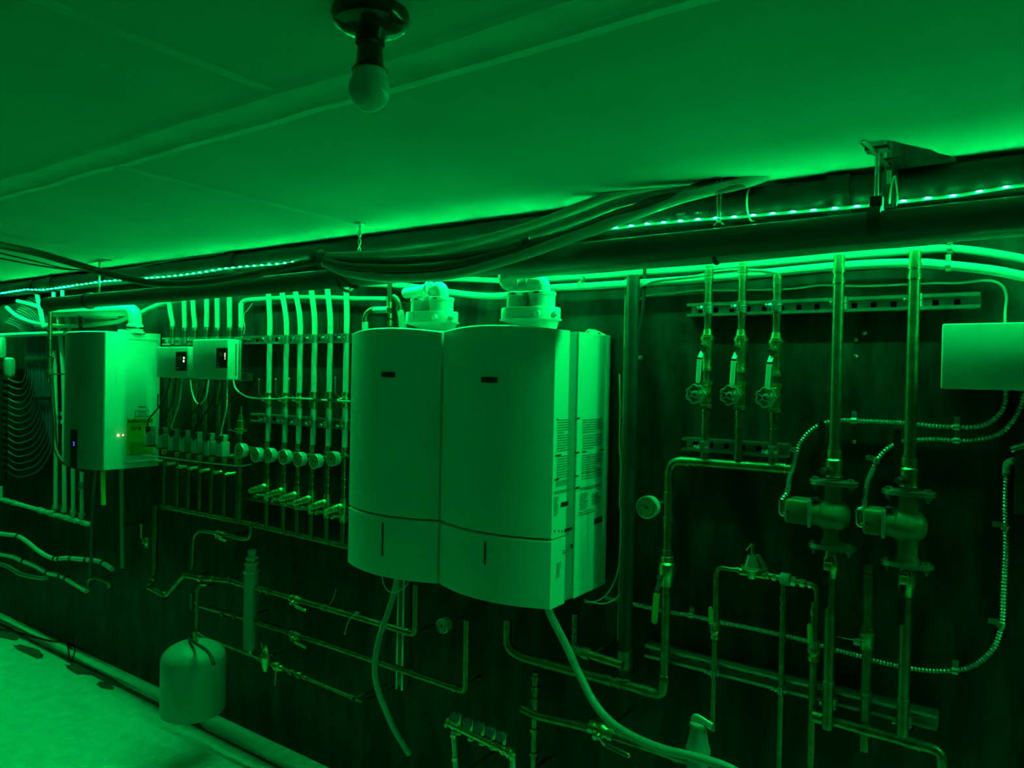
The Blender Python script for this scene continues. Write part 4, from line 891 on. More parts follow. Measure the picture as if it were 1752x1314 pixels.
# expansion tank
TY = 1.93; c0 = P(331, 1150, TY); r = .139
zb_ = P(331, 1226, TY).z; zs = P(331, 1121, TY).z; ztop = zs+.066
t = thing('expansion_tank', 'grey domed expansion tank hung above the floor', 'tank', (c0.x, TY, zb_))
prof = [(0, .001)]
for i in range(1, 9): a = radians(90*i/8); prof.append((.035*(1-cos(a)), r*sin(a)))
zsh = zs-zb_; prof.append((zsh-.012, r))
Hd = ztop-zs
for i in range(1, 11): a = radians(90*i/10); prof.append((zsh-.012+(Hd+.012)*sin(a), max(r*cos(a), .001)))
MB().lathe((c0.x, TY, zb_), Z, prof, 56).build('tank_shell', M['tank'], t)
MB().lathe((c0.x, TY, ztop-.004), Z, [(0, .02), (.006, .02), (.008, .009), (.04, .009)], 18).build('nipple', M['brass'], t)
run('black_strap', 'black hose curving over the top of the expansion tank', 'hose', [V((c0.x, TY-.01, ztop+.03)), V((c0.x, TY-.02, ztop+.014)), P(352, 1112, TY-.08), P(360, 1122, TY-.10), P(366, 1136, TY-.125)], .007, M['rubber'], sm=True, seg=10)
b0 = P(337, 1083, 2.02)
run('copper_pipe', 'slim copper fill pipe sloping from the tank to the fork near the white hose', 'pipe', [(337, 1083, 2.03), (352, 1092, 2.04), (443, 1128, 2.06), (475, 1140, 2.06), (606, 1195, 2.06)], .0068, M['copper'], fr=.01,
    rings=[(P(341, 1087, 2.035), X-Z*.3, .012, 1.8), (P(500, 1151, 2.06), X-Z*.1, .01, 1.8), (P(513, 1156, 2.06), X-Z*.1, .012, 2.1), (P(524, 1160.5, 2.06), X-Z*.1, .008, 1.6), (P(603, 1193.5, 2.06), X-Z*.1, .01, 1.4)])
t = thing('fill_valve', 'brass fill valve with bell top and thin handles on the slim fill pipe', 'valve', P(455, 1131, 2.05))
c = P(455, 1130, 2.05); MB().lathe(c, Z, [(-.045, .012), (-.03, .016), (-.015, .02), (0, .02), (.012, .024), (.018, .024), (.05, .012), (.054, .006), (.066, .006)], 18).build('body', M['brass'], t)
mb = MB(); mb.tube([c+V((0, -.012, .035)), c+V((-.01, -.02, .085))], .0018, 6); mb.tube([c+V((.02, -.01, .03)), c+V((.065, -.015, .045))], .0015, 6); mb.tube([c+V((-.045, -.02, .004)), c+V((0, -.028, .0)), c+V((-.012, -.02, .03))], .002, 6); mb.build('handle', M['steel'], t)
t = thing('check_valve', 'bright brass check valve with hanging tab on the slim fill pipe', 'valve', P(476, 1141, 2.05))
c = P(476, 1141, 2.055); MB().lathe(c, X-Z*.06, [(-.035, .012), (-.018, .014), (-.014, .02), (.01, .021), (.014, .014), (.035, .012), (.037, .008)], 14).build('body', M['brass'], t)
MB().cyl(c+V((-.01, -.005, -.02)), c+V((-.014, -.005, -.085)), .002, 6).build('tab', M['steel'], t)
run('copper_pipe', 'upper prong of the small fork at the end of the fill pipe', 'pipe', [(608, 1195, 2.06), (622, 1188, 2.1), (637, 1182, 2.2)], .0062, M['copper'], fr=.01)
run('copper_pipe', 'lower prong of the small fork at the end of the fill pipe', 'pipe', [(608, 1196, 2.06), (620, 1201, 2.08), (629, 1196, 2.12), (638, 1194, 2.2)], .0062, M['copper'], fr=.02)
# vertical strut, hoses, cables
a, b = vline(687, 1000, 682, 1180, 2.235)
t = thing('strut_channel', 'dim upright steel channel behind the white hose under the left boiler', 'channel', b)
h = .02; prof = [(-h, 0), (-h, .036), (h, .036), (h, 0), (h-.009, 0), (h-.009, .004), (h-.003, .004), (h-.003, .033), (-h+.003, .033), (-h+.003, .004), (-h+.009, .004), (-h+.009, 0)]
MB().prism([(b.x+p, 2.235+q, b.z) for p, q in prof], (0, 0, 1.79-.6-b.z)).build('channel', M['steel'], t, smooth=False)
run('white_hose', 'white drain hose bowing down from the left large boiler', 'hose', [(681, 985, 2.05), (674, 1015, 2.05), (667, 1040, 2.04), (660, 1060, 2.03), (652, 1082, 2.02), (645, 1110, 2.0), (642, 1135, 2.0), (642, 1158, 2.0), (648, 1184, 2.02), (660, 1215, 2.05), (676, 1250, 2.1), (700, 1290, 2.15)], .0115, M['hose'], sm=True, seg=16)
run('cable', 'thin cable hanging in a loop under the left large boiler', 'cable', [(652, 975, 2.03), (656, 998, 2.0), (663, 1010, 1.99), (673, 1014, 1.99), (685, 1010, 1.99), (697, 1000, 2.0), (706, 985, 2.03)], .0022, M['pex'], sm=True, seg=8)
run('cable', 'short straight wire meeting the cable loop under the left boiler', 'cable', [(681, 980, 2.03), (676, 1000, 2.0), (672, 1013, 1.985)], .0022, M['pex'], sm=True, seg=8)
gauge(757, 1071, 2.12, 26, (P(757, 1071, 2.12).x, 2.25, P(757, 1071, 2.12).z), 'small round gauge on the black wall under the boilers')
# big hose and dark pipes under the right boiler
run('white_hose', 'thick white hose sweeping down from the right boiler to the floor standpipe', 'hose', [(935, 1030, 2.0), (941, 1049, 2.0), (953, 1074, 2.02), (964, 1095, 2.04), (975, 1118, 2.06), (985, 1140, 2.08), (997, 1165, 2.08), (1011, 1193, 2.07), (1030, 1220, 2.05), (1056, 1244, 2.03), (1092, 1265, 2.0), (1135, 1282, 1.98), (1172, 1291, 1.96), (1216, 1303, 1.95), (1250, 1316, 1.94), (1300, 1345, 1.93)], .0125, M['hose'], sm=True, seg=18)
run('copper_pipe', 'dark elbowed pipe tying the big hose to the tall riser', 'pipe', [(975, 1112), (1003, 1118), (1020, 1124), (1066, 1138)], .014, M['copper'], 2.1, rings=[(P(985, 1114, 2.1), X, .012, 1.3), (P(1003, 1119, 2.1), X, .014, 1.4)])
run('steel_pipe', 'dim sloping pipe low under the right boiler ending at a copper elbow', 'pipe', [(868, 1060), (868, 1108), (890, 1124), (985, 1150), (1070, 1172), (1122, 1187), (1134, 1187), (1136, 1166)], .016, M['copper'], 2.17, rings=[(P(936, 1136, 2.17), X, .012, 1.15), (P(1042, 1164, 2.17), X, .014, 1.2), (P(1060, 1169, 2.17), X, .01, 1.2), (P(1105, 1182, 2.17), X, .012, 1.2)])
a, b = vline(985, 1050, 983, 1115, 2.2)
run('copper_pipe', 'short ribbed vertical pipe right of the big hose', 'pipe', [a, b], .012, M['copper'], rings=[(a.lerp(b, q), Z, .003, 1.25) for q in (.35, .55, .75, .9)])
a, b = vline(916, 1150, 914, 1314, 2.2)
run('copper_pipe', 'dim vertical pipe with fittings below the right boiler', 'pipe', [a, b], .012, M['copper'], rings=[(a.lerp(b, q), Z, .006, 1.4) for q in (.05, .16, .28, .6, .85)])
run('steel_pipe', 'dim lower pipe with a valve running to the floor standpipe', 'pipe', [(893, 1212), (915, 1224), (985, 1240), (1030, 1252), (1060, 1262), (1174, 1300), (1230, 1318)], .014, M['copper'], 2.08, rings=[(P(1050, 1258, 2.08), X, .004, 1.25), (P(1157, 1294, 2.08), X, .012, 1.2)])
ball_valve(P(1030, 1250, 2.08), X-Z*.03, .015, V((-.2, -1, -.3)), (1, 0, -.12), .12, 'ball valve with lever on the lowest pipe beside the big hose', m='brass', lm='iron', lift=.012, lw=.009)
sp = P(1194, 1290, 1.99); t = thing('standpipe', 'capped standpipe rising at the bottom edge in front of the big hose', 'pipe', V((sp.x, 1.99, P(1194, 1314, 1.99).z-.2)))
zc = P(1194, 1280, 1.99).z; z3_ = P(1194, 1228, 1.99).z
MB().lathe((sp.x, 1.99, zc), Z, [(-zc+.001, .029), (-.012, .029), (-.01, .034), (.0, .034), (.006, .031), (.03, .026), (z3_-zc-.025, .021), (z3_-zc-.022, .025), (z3_-zc-.014, .024), (z3_-zc-.01, .016)], 28).build('pipe', M['tank'], t)
MB().tube(fillet([V((sp.x-.012, 1.99, z3_-.012)), V((sp.x-.008, 1.99, z3_+.0)), V((sp.x+.04, 1.985, z3_-.012))], .01), .012, 14, flat=.6).build('cap_lever', M['gcase'], t)
# small floor manifold
my = 2.02
t = thing('small_manifold', 'small manifold bar with five round knobs at the bottom edge', 'manifold', P(820, 1262, my))
a = P(766, 1236, my); b = P(878, 1290, my); MB().tube([a, b], .013, 18).build('bar', M['brass'], t)
for px, py, k in ((768, 1237, 1.5), (778, 1242, 1.2), (842, 1272, 1.3), (852, 1277, 1.25), (862, 1282, 1.3), (873, 1288, 1.5)):
    mb = MB(); ringc(mb, P(px, py, my), b-a, .013, .005, k); mb.build('collar', M['bsteel'] if px in (778, 862) else M['brass'], t)
for px, py in ((780.5, 1226), (801.6, 1236), (821, 1243.5), (839.6, 1250.5), (858, 1259)):
    c = P(px, py, my-.02); k = MB().lathe(c, -Y_, [(-.02, .007), (0, .007), (.0, .017), (.006, .0185), (.013, .0165), (.014, .006)], 20).build('knob', M['bluepex'], t)
    mb = MB(); mb.tube([V((c.x, my, c.z)), V((c.x, my, c.z-.035))], .008, 10); mb.lathe((c.x, my-.002, c.z-.045), -Z, [(0, .009), (.012, .009), (.016, .013), (.022, .013)], 12); mb.build('port', M['brass'], t)
for px, py, px2, py2, lab in ((776, 1250, 781, 1330, 'left upright tube joining the small floor manifold'), (877, 1290, 878, 1345, 'right upright tube joining the small floor manifold')):
    a = P(px, py, my); b = P(px2, py2, my); run('manifold_tube', lab, 'pipe', [a, b], .0095, M['pex'], rings=[(a.lerp(b, q), Z, .006, 1.4) for q in (.1, .6, .85)], cm=M['brass'])

# ================================================================== ZONE RISERS BETWEEN THE SMALL AND LARGE BOILERS
sA, zA1 = strut(277, 582, 603, 582, 2.225, 'slotted steel channel clamping the six bright tubes, upper of the pair', z=P(430, 581.5, 2.225).z)
sB, zB1 = strut(428, 715, 606, 727, 2.225, 'slotted steel channel clamping the six bright tubes, lower of the pair')
sC, zC1 = strut(418, 848, 604, 880, 2.225, 'low steel channel behind the row of drain valves')
YZ = 2.19; names = ['first', 'second', 'third', 'fourth', 'fifth', 'sixth']
tube_px = ((461.6, 459, 457), (490.4, 482, 485.5), (514, 505, 511), (538.4, 532.5, 536), (565, 560, 563), (593, 592.5, 590))
lev_on = (1, 1, 1, 0, 0, 1); zx = []
for i, (xm, xt, xb) in enumerate(tube_px):
    nm = names[i]; xx = P(xm, 582, YZ).x; zx.append(xx)
    top = P(xt, 498-1.5*i, YZ-.005); zvv = P(xm, 684, YZ).z; zlow = P(xb, 757+2.2*i, YZ).z
    t = thing('pex_riser', 'white tube rising to the lagged pipe, %s from the left of the six' % nm, 'pipe', (xx, YZ, zvv))
    pA_ = spline([top+Z*.06+X*(-.01 if i < 5 else 0), top, V((xx*.75+top.x*.25, YZ, (top.z*1.0+zA1)/2)), V((xx, YZ, zA1+.03)), V((xx, YZ, zA1-.1)), V((xx, YZ, zvv+.02))], 6)
    MB().tube(pA_, .0122, 16).build('upper_tube', M['pex'], t)
    MB().cyl((xx, YZ, zvv-.02), (xx, YZ, zlow), .0122, 16).build('lower_tube', M['pex'], t)
    clamp(sA, xx, YZ, zA1, .0128, .034); clamp(sB, xx, YZ, zB1, .0128, .034)
    if lev_on[i]:
        ball_valve((xx, YZ, zvv), Z, .0115, V((-.8, -.9, 0)), (0, 0, 1), .09, 'ball valve with wire-like lever on the %s white tube from the left' % nm, lm=None, lift=.02, lw=.009)
    else:
        vt = thing('ball_valve', 'ball valve with lever lying flat on the %s white tube from the left' % nm, 'valve', (xx, YZ, zvv))
        MB().lathe((xx, YZ, zvv), Z, [(-.035, .013), (-.035, .017), (-.02, .017), (-.008, .019), (.008, .019), (.02, .017), (.035, .017), (.035, .013)], 16).build('body', M['brass'], vt)
        mb = MB(); lever(mb, V((xx, YZ-.02, zvv)), X, -Y_, .08, .006, .01); mb.build('lever', M['steel'], vt)
    zg = P(xb, 783+2*i, YZ).z; zd = P(xb, 832+7*i, YZ).z; zh = P(xb, 903+6*i, YZ).z
    ct = thing('copper_riser', 'copper pipe below the %s white tube from the left, running to the header' % nm, 'pipe', (xx, YZ, zh))
    MB().cyl((xx, YZ, zlow+.01), (xx, YZ, zh), .0108, 16).build('pipe', M['copper'], ct)
    mb = MB(); ringc(mb, (xx, YZ, zlow-.005), Z, .0112, .012, 1.25); mb.build('coupling', M['copper'], ct)
    for z in (zlow-.02, zg-.065, zg-.1): mb = MB(); ringc(mb, (xx, YZ, z), Z, .0108, .0022, 1.45); mb.build('solder_ring', M['solder'], ct)
    # strainer shaped drain valve
    dt = thing('drain_valve', 'stubby angled drain valve on the %s copper riser from the left' % nm, 'valve', (xx, YZ, zd))
    MB().lathe((xx, YZ, zd), Z, [(-.07, .012), (-.07, .0155), (-.05, .0155), (-.045, .018), (.01, .018), (.015, .0155), (.035, .0155), (.035, .012)], 16).build('body', M['brass'], dt)
    ax = V((-.25, -1, -.22)); c = V((xx, YZ, zd+.002)); mb = MB(); prof = [(.0, .0155)]
    for q in range(6): prof += [(.02+q*.011, .018-.0006*q), (.026+q*.011, .0155-.0006*q)]
    mb.lathe(c, ax, prof+[(.088, .010)], 14); mb.build('spindle_cap', M['brass'], dt)
    c2 = c+V((0, 0, -.045)); mb = MB(); mb.lathe(c2, V((-.3, -1, .1)), [(.01, .009), (.04, .009), (.042, .012), (.055, .012), (.06, .007)], 10); mb.build('hose_tap', M['brass'], dt)
    mb = MB(); mb.lathe(c2+V((-.02, -.05, .02)), V((-.3, -1, .1)), [(0, .006), (.01, .006), (.011, .014), (.014, .014)], 8); mb.build('tap_wheel', M['iron'], dt)
# gauges in front of the risers
gpx = ((410, 771), (437, 778), (459, 779), (485, 782), (510, 786), (537.5, 789), (567.7, 785))
gl = ('leftmost', 'second', 'third', 'fourth', 'fifth', 'sixth', 'rightmost')
for i, (px, py) in enumerate(gpx):
    c = P(px, py, 2.09); tx = min(zx, key=lambda q: abs(q-(c.x+.045))) if i else P(412, 771, 2.2).x
    gauge(px, py, 2.09, 25.5, (tx-.008 if i else tx, YZ, c.z+.012), 'round pressure gauge, %s of the row of seven%s' % (gl[i], '' if i in (0, 6) else ' from the left'))
# header they run to
run('copper_header', 'long sloping copper header under the zone pipes, behind the left boiler', 'pipe', [(276, 866), (420, 894.5), (600, 937)], .0125, M['copper'], 2.2, rings=[(P(px, py, 2.2), X, .012, 1.2) for px, py in ((280, 867), (408, 892), (440, 899), (459, 903.5), (484, 909), (510, 915), (535, 921), (562, 927))])
# vertical with air vent at 412
a, b = vline(413, 690, 410, 893, YZ)
t = run('copper_riser', 'copper pipe behind the leftmost gauge with a pointed air vent on top', 'pipe', [V((a.x, YZ, P(412, 745, YZ).z)), b], .0108, M['copper'], rings=[(V((a.x, YZ, P(411, py, YZ).z)), Z, .005, 1.35) for py in (792, 820, 845, 855)])
MB().lathe((a.x, YZ, P(412, 736, YZ).z), Z, [(-.02, .02), (.0, .022), (.004, .03), (.008, .03), (.012, .02), (.03, .02), (.045, .019), (.05, .013), (.07, .012), (.075, .006), (.115, .003)], 20).build('air_vent', M['brass'], t)
mb = MB(); mb.tube([V((a.x-.06, YZ-.02, P(412, 736, YZ).z)), V((a.x, YZ-.03, P(412, 738, YZ).z)), V((a.x+.075, YZ-.02, P(412, 736, YZ).z+.004))], .0025, 6); mb.build('handle', M['steel'], t)
# seven tubes over the controllers
top7 = ((289, 518, 295, 561), (315, 514, 316, 563), (329.5, 513, 333, 563), (354, 511, 353.5, 562), (371.5, 509, 372, 563), (392.5, 508, 393, 563), (412.8, 521, 412.6, 563))
n7 = ('first', 'second', 'third', 'fourth', 'fifth', 'sixth', 'last')
x7 = []
for i, (xt, yt, xb, yb) in enumerate(top7):
    b = P(xb, yb, 2.2); a = P(xt, yt-(14 if i < 6 else 2), 2.19 if i < 6 else 2.2); x7.append(b.x)
    t = thing('pex_riser', 'short white tube above the controllers, %s of seven from the left' % n7[i], 'pipe', b)
    MB().tube(spline([a, a.lerp(b, .5)+X*((a.x-b.x)*.15), b+Z*.03, b], 5), .0125, 16).build('tube', M['pex'], t)
    mb = MB(); ringc(mb, b+Z*.0, Z, .0125, .008, 1.12); mb.build('crimp_ring', M['steel'], t)
    MB().cyl(b, b-Z*.10, .0108, 14).build('copper_tail', M['copper'], t)
    for q in (.025, .045): mb = MB(); ringc(mb, b-Z*q, Z, .0108, .005, 1.25); mb.build('coupling', M['copper'], t)
    clamp(sA, b.x, 2.2, zA1, .012, .034)
run('pex_pipe', 'white tube running level behind the six risers with an elbow at its left', 'pipe', [(413, 519), (418, 514), (430, 512.5), (500, 508.5), (560, 509), (610, 511), (662, 511.5)], .0105, M['pex'], 2.225, fr=.012)
run('cable', 'thin white cable hooking down beside the last controller tube', 'cable', [(432, 519), (424, 530), (418, 537), (417, 548), (419, 560), (417, 572)], .002, M['pex'], 2.18, sm=True, seg=6)
# fittings above the left large boiler
run('copper_pipe', 'small white-sleeved pipe with copper elbow above the left boiler', 'pipe', [(625, 566), (625, 540), (632, 531), (665, 530)], .0105, M['copper'], 2.15, fr=.03, rings=[(P(625, 548, 2.15), Z, .006, 1.3), (P(638, 530.5, 2.15), X, .006, 1.3)])
MB().tube(pl([(641, 530.5), (664, 530)], 2.15), .0128, 14)
single(MB().tube(pl([(641, 530.5), (664, 530)], 2.15), .0132, 14), 'pipe_sleeve', M['pex'], 'white sleeve on the small elbowed pipe above the left boiler', 'sleeve')
single(MB().tube(pl([(625, 566), (625, 551)], 2.15), .0135, 14), 'pipe_sleeve', M['pex'], 'short upright white sleeve on the elbowed pipe above the left boiler', 'sleeve')
run('steel_riser', 'dark upright pipe with fittings behind the left boiler top', 'pipe', [(667, 560), (667, 470)], .0095, M['iron'], 2.17, rings=[(P(667, 522, 2.17), Z, .012, 1.3), (P(667, 540, 2.17), Z, .01, 1.25), (P(667, 553, 2.17), Z, .012, 1.25)], cm=M['brass'])
run('copper_pipe', 'copper gooseneck pipe beside the left flue adaptor', 'pipe', [(686, 560), (684, 530), (683, 518), (678, 510), (673, 507)], .0105, M['copper'], 2.12, fr=.03, rings=[(P(684, 528, 2.12), Z, .008, 1.3)])
run('pex_pipe', 'white tube standing on the left boiler beside the gooseneck', 'pipe', [(690, 562), (688, 545), (685, 532)], .0135, M['pex'], 2.11, sm=True)
# ================================================================== ZONE CONTROLLERS
def controller(x0px, x1px, ytop, ybot, Yf, panel, lab, lamps, sidex=None):
    a = P(x0px, (ytop+ybot)/2, Yf); b = P(x1px, (ytop+ybot)/2, Yf); zt = P(x1px, ytop, Yf).z; zb = P(x1px, ybot, Yf).z
    t = thing('zone_controller', lab, 'controller', ((a.x+b.x)/2, 2.22, zb))
    Yk = Yf+.062
    MB().box(((a.x+b.x)/2, (Yf+Yk)/2, (zt+zb)/2), (b.x-a.x, Yk-Yf, zt-zb), bev=.007).build('case', M['plastic'], t)
    MB().box(((a.x+b.x)/2+.006, Yk+.004, (zt+zb)/2), (b.x-a.x+.006, .004, zt-zb)).build('back_plate', M['steel'], t)
    mb = MB()
    for fx in (.15, .85): mb.cyl((a.x+(b.x-a.x)*fx, Yk+.004, zA1), (a.x+(b.x-a.x)*fx, 2.226, zA1), .006, 8)
    mb.build('standoff', M['steel'], t)
    MB().box((b.x+.001, (Yf+Yk)/2+.012, (zt+zb)/2), (.003, .004, (zt-zb)*.8)).build('side_slot', M['groove'], t)
    p0 = P(panel[0], panel[2], Yf); p1 = P(panel[1], panel[3], Yf)
    pn = MB().box(((p0.x+p1.x)/2, Yf-.0005, (p0.z+p1.z)/2), (p1.x-p0.x, .002, p0.z-p1.z)).build('display_panel', M['black'], t, smooth=False)
    MB().box(((p0.x+p1.x)/2, Yf-.001, p1.z-.001), (p1.x-p0.x+.004, .003, .002)).build('panel_edge', M['bsteel'], t)
    w = p1.x-p0.x; text('taco', w*.4, (p0.x+w*.22, Yf-.002, p0.z-w*.42), 'Y', M['inkw'], t)
    mb = MB(); 
    for k in range(2): mb.box((p0.x+w*.2, Yf-.002, p0.z-w*(.85+.17*k)), (w*.22, .001, w*.07))
    mb.build('panel_print', M['inkw'], t)
    for k, (u, v, s, m) in enumerate(lamps):
        MB().lathe((p0.x+w*u, Yf-.001, p0.z-(p0.z-p1.z)*v), -Y_, [(0, s), (.002, s)], 8).build('indicator_lamp', M[m], t)
controller(268, 321, 593, 647, 2.076, (301.5, 319.5, 602, 634), 'smaller grey zone controller box beside the small boiler', [(.76, .33, .0052, 'grnled'), (.74, .5, .005, 'amber')])
controller(328.6, 389.5, 580, 650, 2.07, (371, 389, 595.5, 629), 'larger grey zone controller box with a black panel', [(.8, .29, .0026, 'amber'), (.8, .38, .003, 'amber'), (.8, .47, .0018, 'amber'), (.8, .56, .0018, 'amber')])
p0 = P(413, 638, 2.23); p1 = P(423, 651, 2.23)
t = thing('wall_plate', 'small open steel bracket right of the larger controller', 'bracket', p0)
mb = MB(); w = p1.x-p0.x; hh = p0.z-p1.z
mb.box((p0.x+w/2, 2.235, p0.z), (w, .06, .003)); mb.box((p0.x+w/2, 2.235, p1.z), (w, .06, .003)); mb.box((p0.x+w/2, 2.262, (p0.z+p1.z)/2), (w, .004, hh)); mb.build('bracket', M['steel'], t)
# ================================================================== SEVEN ZONE VALVES
za = ((256.5, 729, 762), (279, 733, 766), (298, 735, 771), (317, 737, 773), (337, 740, 776), (359, 742, 779), (381, 745, 781))
wr_ = ((290, 645), (300, 645), (312, 645), (352, 648), (371, 648), (380, 648), (389, 648))
for i, (px, y0, y1) in enumerate(za):
    Yv = 2.12; c = P(px, (y0+y1)/2, Yv); H = P(px, y0, Yv).z-P(px, y1, Yv).z; w = .058 if i == 6 else .042
    t = thing('zone_valve', 'motorised zone valve with boxy head, %s in the row of seven' % ('leftmost' if i == 0 else 'rightmost, largest and brightest' if i == 6 else n7[i]+' from the left'), 'valve', c)
    MB().box(c-Z*H*.14, (w, .044, H*.72), bev=.006).build('actuator_head', M['head'], t)
    MB().box(c+V((-w*.18, .012, H*.36)), (w*.55, .032, H*.34), bev=.005).build('gear_housing', M['head'], t)
    MB().box(c+V((0, -.001, -H*.52)), (w*1.02, .047, H*.06), bev=.002).build('base_plate', M['iron'], t)
    cn = c+V((w*.12, -.015, H*.26)); MB().lathe(cn, Z, [(-.012, .011), (.016, .011), (.017, .013), (.024, .013)], 12).build('cable_gland', M['iron'], t)
    for s in (-.4, .35): MB().lathe(c+V((w*s, -.015, H*.22)), Z, [(0, .004), (.008, .004)], 6).build('screw', M['bsteel'], t)
    vb = V((c.x+.01, 2.2, c.z-H*.5)); MB().lathe(vb, Z, [(-.05, .012), (-.05, .017), (-.03, .017), (-.012, .021), (.012, .021), (.03, .017)], 14).build('valve_body', M['brass'], t)
    MB().cyl(V((c.x, Yv+.02, c.z-H*.52)), V((c.x+.01, 2.2, c.z-H*.5)), .012, 12).build('neck', M['brass'], t)
    # flexible cable up to the controller
    w0 = P(wr_[i][0], wr_[i][1], 2.10); top = cn+Z*.026; md = top.lerp(w0, .5)+X*(.035 if i in (0, 1, 3, 4) else .02)
    conduit('thin ribbed conduit from a controller to the %s zone valve' % ('leftmost' if i == 0 else 'rightmost' if i == 6 else n7[i]), [top, top+Z*.035+X*.008, md, w0-Z*.03, w0], 0, r=.0042, pitch=.007, m='steel' if i in (2, 6) else 'iron')
    # drop below
    px_ = V((vb.x, 2.2, vb.z-.05)); zz = P(px, 868+i*3.8, 2.2).z
    dt = thing('copper_pipe', 'dim copper drop below the %s zone valve of the row' % ('leftmost' if i == 0 else 'rightmost' if i == 6 else n7[i]), 'pipe', (vb.x, 2.2, zz))
    MB().cyl((vb.x, 2.2, vb.z-.04), (vb.x, 2.2, zz), .0108, 14).build('pipe', M['copper'], dt)
    MB().lathe((vb.x, 2.185, vb.z-.085), V((-.4, -1, -.1)), [(0, .009), (.03, .009), (.031, .013), (.04, .013), (.041, .006), (.05, .006)], 10).build('drain_cock', M['brass'], dt)
run('steel_rail', 'thin steel rail under the row of zone valves', 'rail', [(245, 778), (330, 789), (412, 798), (430, 794)], .003, M['steel'], 2.1, fr=.02)
run('cable', 'thick white cable curving from the larger controller along the tube valves', 'cable', [(399, 650, 2.19), (402, 662, 2.19), (408, 670, 2.18), (420, 678, 2.17), (432, 681, 2.165), (447, 682, 2.165), (470, 682.5, 2.165), (492, 681, 2.165), (520, 682, 2.165), (545, 684, 2.165), (572, 686, 2.165), (604, 687, 2.165)], .004, M['pex'], sm=True, seg=10)
run('cable', 'pale cable hanging in a U between the two controllers', 'cable', [(326, 650), (328, 668), (333, 684), (340, 691), (348, 687), (354, 675), (357, 650)], .0035, M['pex'], 2.2, sm=True, seg=8)
for i, (px, y0, y1, r) in enumerate(((292, 655, 725, .012), (335, 655, 735, .013), (352, 655, 735, .013), (375, 655, 735, .012), (392, 690, 735, .008))):
    a, b = vline(px, y0, px, y1+15, 2.215)
    run('copper_riser', 'dim pipe between controllers and zone valves, %s from the left' % n7[i], 'pipe', [a, b], r, M['copper'], rings=[(a.lerp(b, q), Z, .006, 1.3) for q in (.6, .75)])
# ================================================================== FAR LEFT
a, b = vline(85, 525, 86, 640, 2.1)
t = run('copper_riser', 'short shiny copper drop below the left end of the lagged pipe', 'pipe', [V((a.x, 2.1, a.z)), b], .012, M['copper'], rings=[(V((a.x, 2.1, P(85, py, 2.1).z)), Z, .005, 1.35) for py in (568, 580, 608)], cm=M['bsteel'])
MB().lathe((a.x, 2.1, b.z), -Z, [(-.03, .02), (0, .021), (.03, .016), (.05, .008)], 14).build('tail_valve', M['brass'], t)
single(MB().lathe(P(84, 520, 1.97), Z, [(-.03, .016), (.035, .016)], 14), 'pipe_stub', M['iron'], 'dark stub hanging at the left end of the lagged pipe', 'pipe')
run('black_hose', 'black hose dropping left of the small boiler and curling under it', 'hose', [(88, 640, 2.1), (90, 680, 2.09), (93, 720, 2.07), (94, 755, 2.05), (98, 775, 2.02), (106, 788, 2.0), (118, 796, 1.98), (130, 800, 1.99), (142, 805, 2.03)], .011, M['rubber'], sm=True, seg=14)
FY = 2.2
run('pex_pipe', 'white tube slanting down left of the small boiler to the low manifold', 'pipe', [(98.5, 528), (103, 570), (108.5, 640), (110, 720), (110, 800), (110.5, 877)], .0135, M['bluepex'] if 0 else M['pex'], FY, sm=True, rings=[(P(109, py, FY), Z, .012, 1.3) for py in (708, 722)])
run('pex_pipe', 'leftmost white tube dropping beside the coil bundle to the low manifold', 'pipe', [(93, 600), (95, 660), (96, 740), (95.5, 800), (95.2, 869)], .0125, M['pex'], FY, sm=True, rings=[(P(96, py, FY), Z, .012, 1.3) for py in (708, 722)])
run('pex_pipe', 'white tube passing behind the small boiler to the low manifold, third from left', 'pipe', [(112, 528), (115, 545), (119, 570), (124, 650), (125, 800), (125.5, 884)], .0125, M['pex'], FY, sm=True)
run('pex_pipe', 'white tube emerging under the small boiler to the low manifold, rightmost', 'pipe', [(140, 760), (140, 830), (140.2, 888)], .0115, M['pex'], FY, sm=True, rings=[(P(140, 828, FY), Z, .012, 1.6), (P(140, 836, FY), Z, .005, 1.8)], cm=M['steel'])
t = thing('low_manifold', 'small sloping manifold bar with ribbed fittings at the far left', 'manifold', P(75, 876, FY))
a = P(2, 854, FY); b = P(156, 898, FY); MB().tube([a, b], .0135, 16).build('bar', M['pex'], t)
for px, k, L in ((12, 1.4, .02), (27, 1.4, .03), (76, 1.5, .02), (87, 1.3, .012), (96, 1.6, .025), (109, 1.3, .01), (118, 1.4, .02), (126, 1.4, .01), (134, 1.4, .012), (146, 1.35, .02)):
    mb = MB(); ringc(mb, a.lerp(b, (px-2)/154), b-a, .0135, L, k); mb.build('fitting', M['gcase'], t)
for px, py in ((95, 876), (110, 880), (125.5, 884), (140, 889)):
    mb = MB(); p = P(px, py, FY); ringc(mb, p+Z*.03, Z, .013, .012, 1.45); mb.build('port', M['gcase'], t)
MB().tube([P(2, 854, FY), P(2, 832, FY)], .013, 14).build('elbow_tail', M['pex'], t)
run('pex_pipe', 'slim blue-grey tube dropping from the small boiler to the low bent pipe', 'pipe', [(165, 800), (161, 840), (158, 900), (155, 988)], .0105, M['bluepex'], 2.12, sm=True)
run('pex_pipe', 'pale upright tube under the right side of the small boiler', 'pipe', [(208, 800), (209, 900), (210, 972)], .0115, M['tank'], 2.15, sm=True)
single(MB().cyl(P(176, 806, 2.02), P(177, 864, 2.02), .0125, 14), 'drain_tube', M['yellow'], 'short bright tube hanging under the small boiler', 'tube')
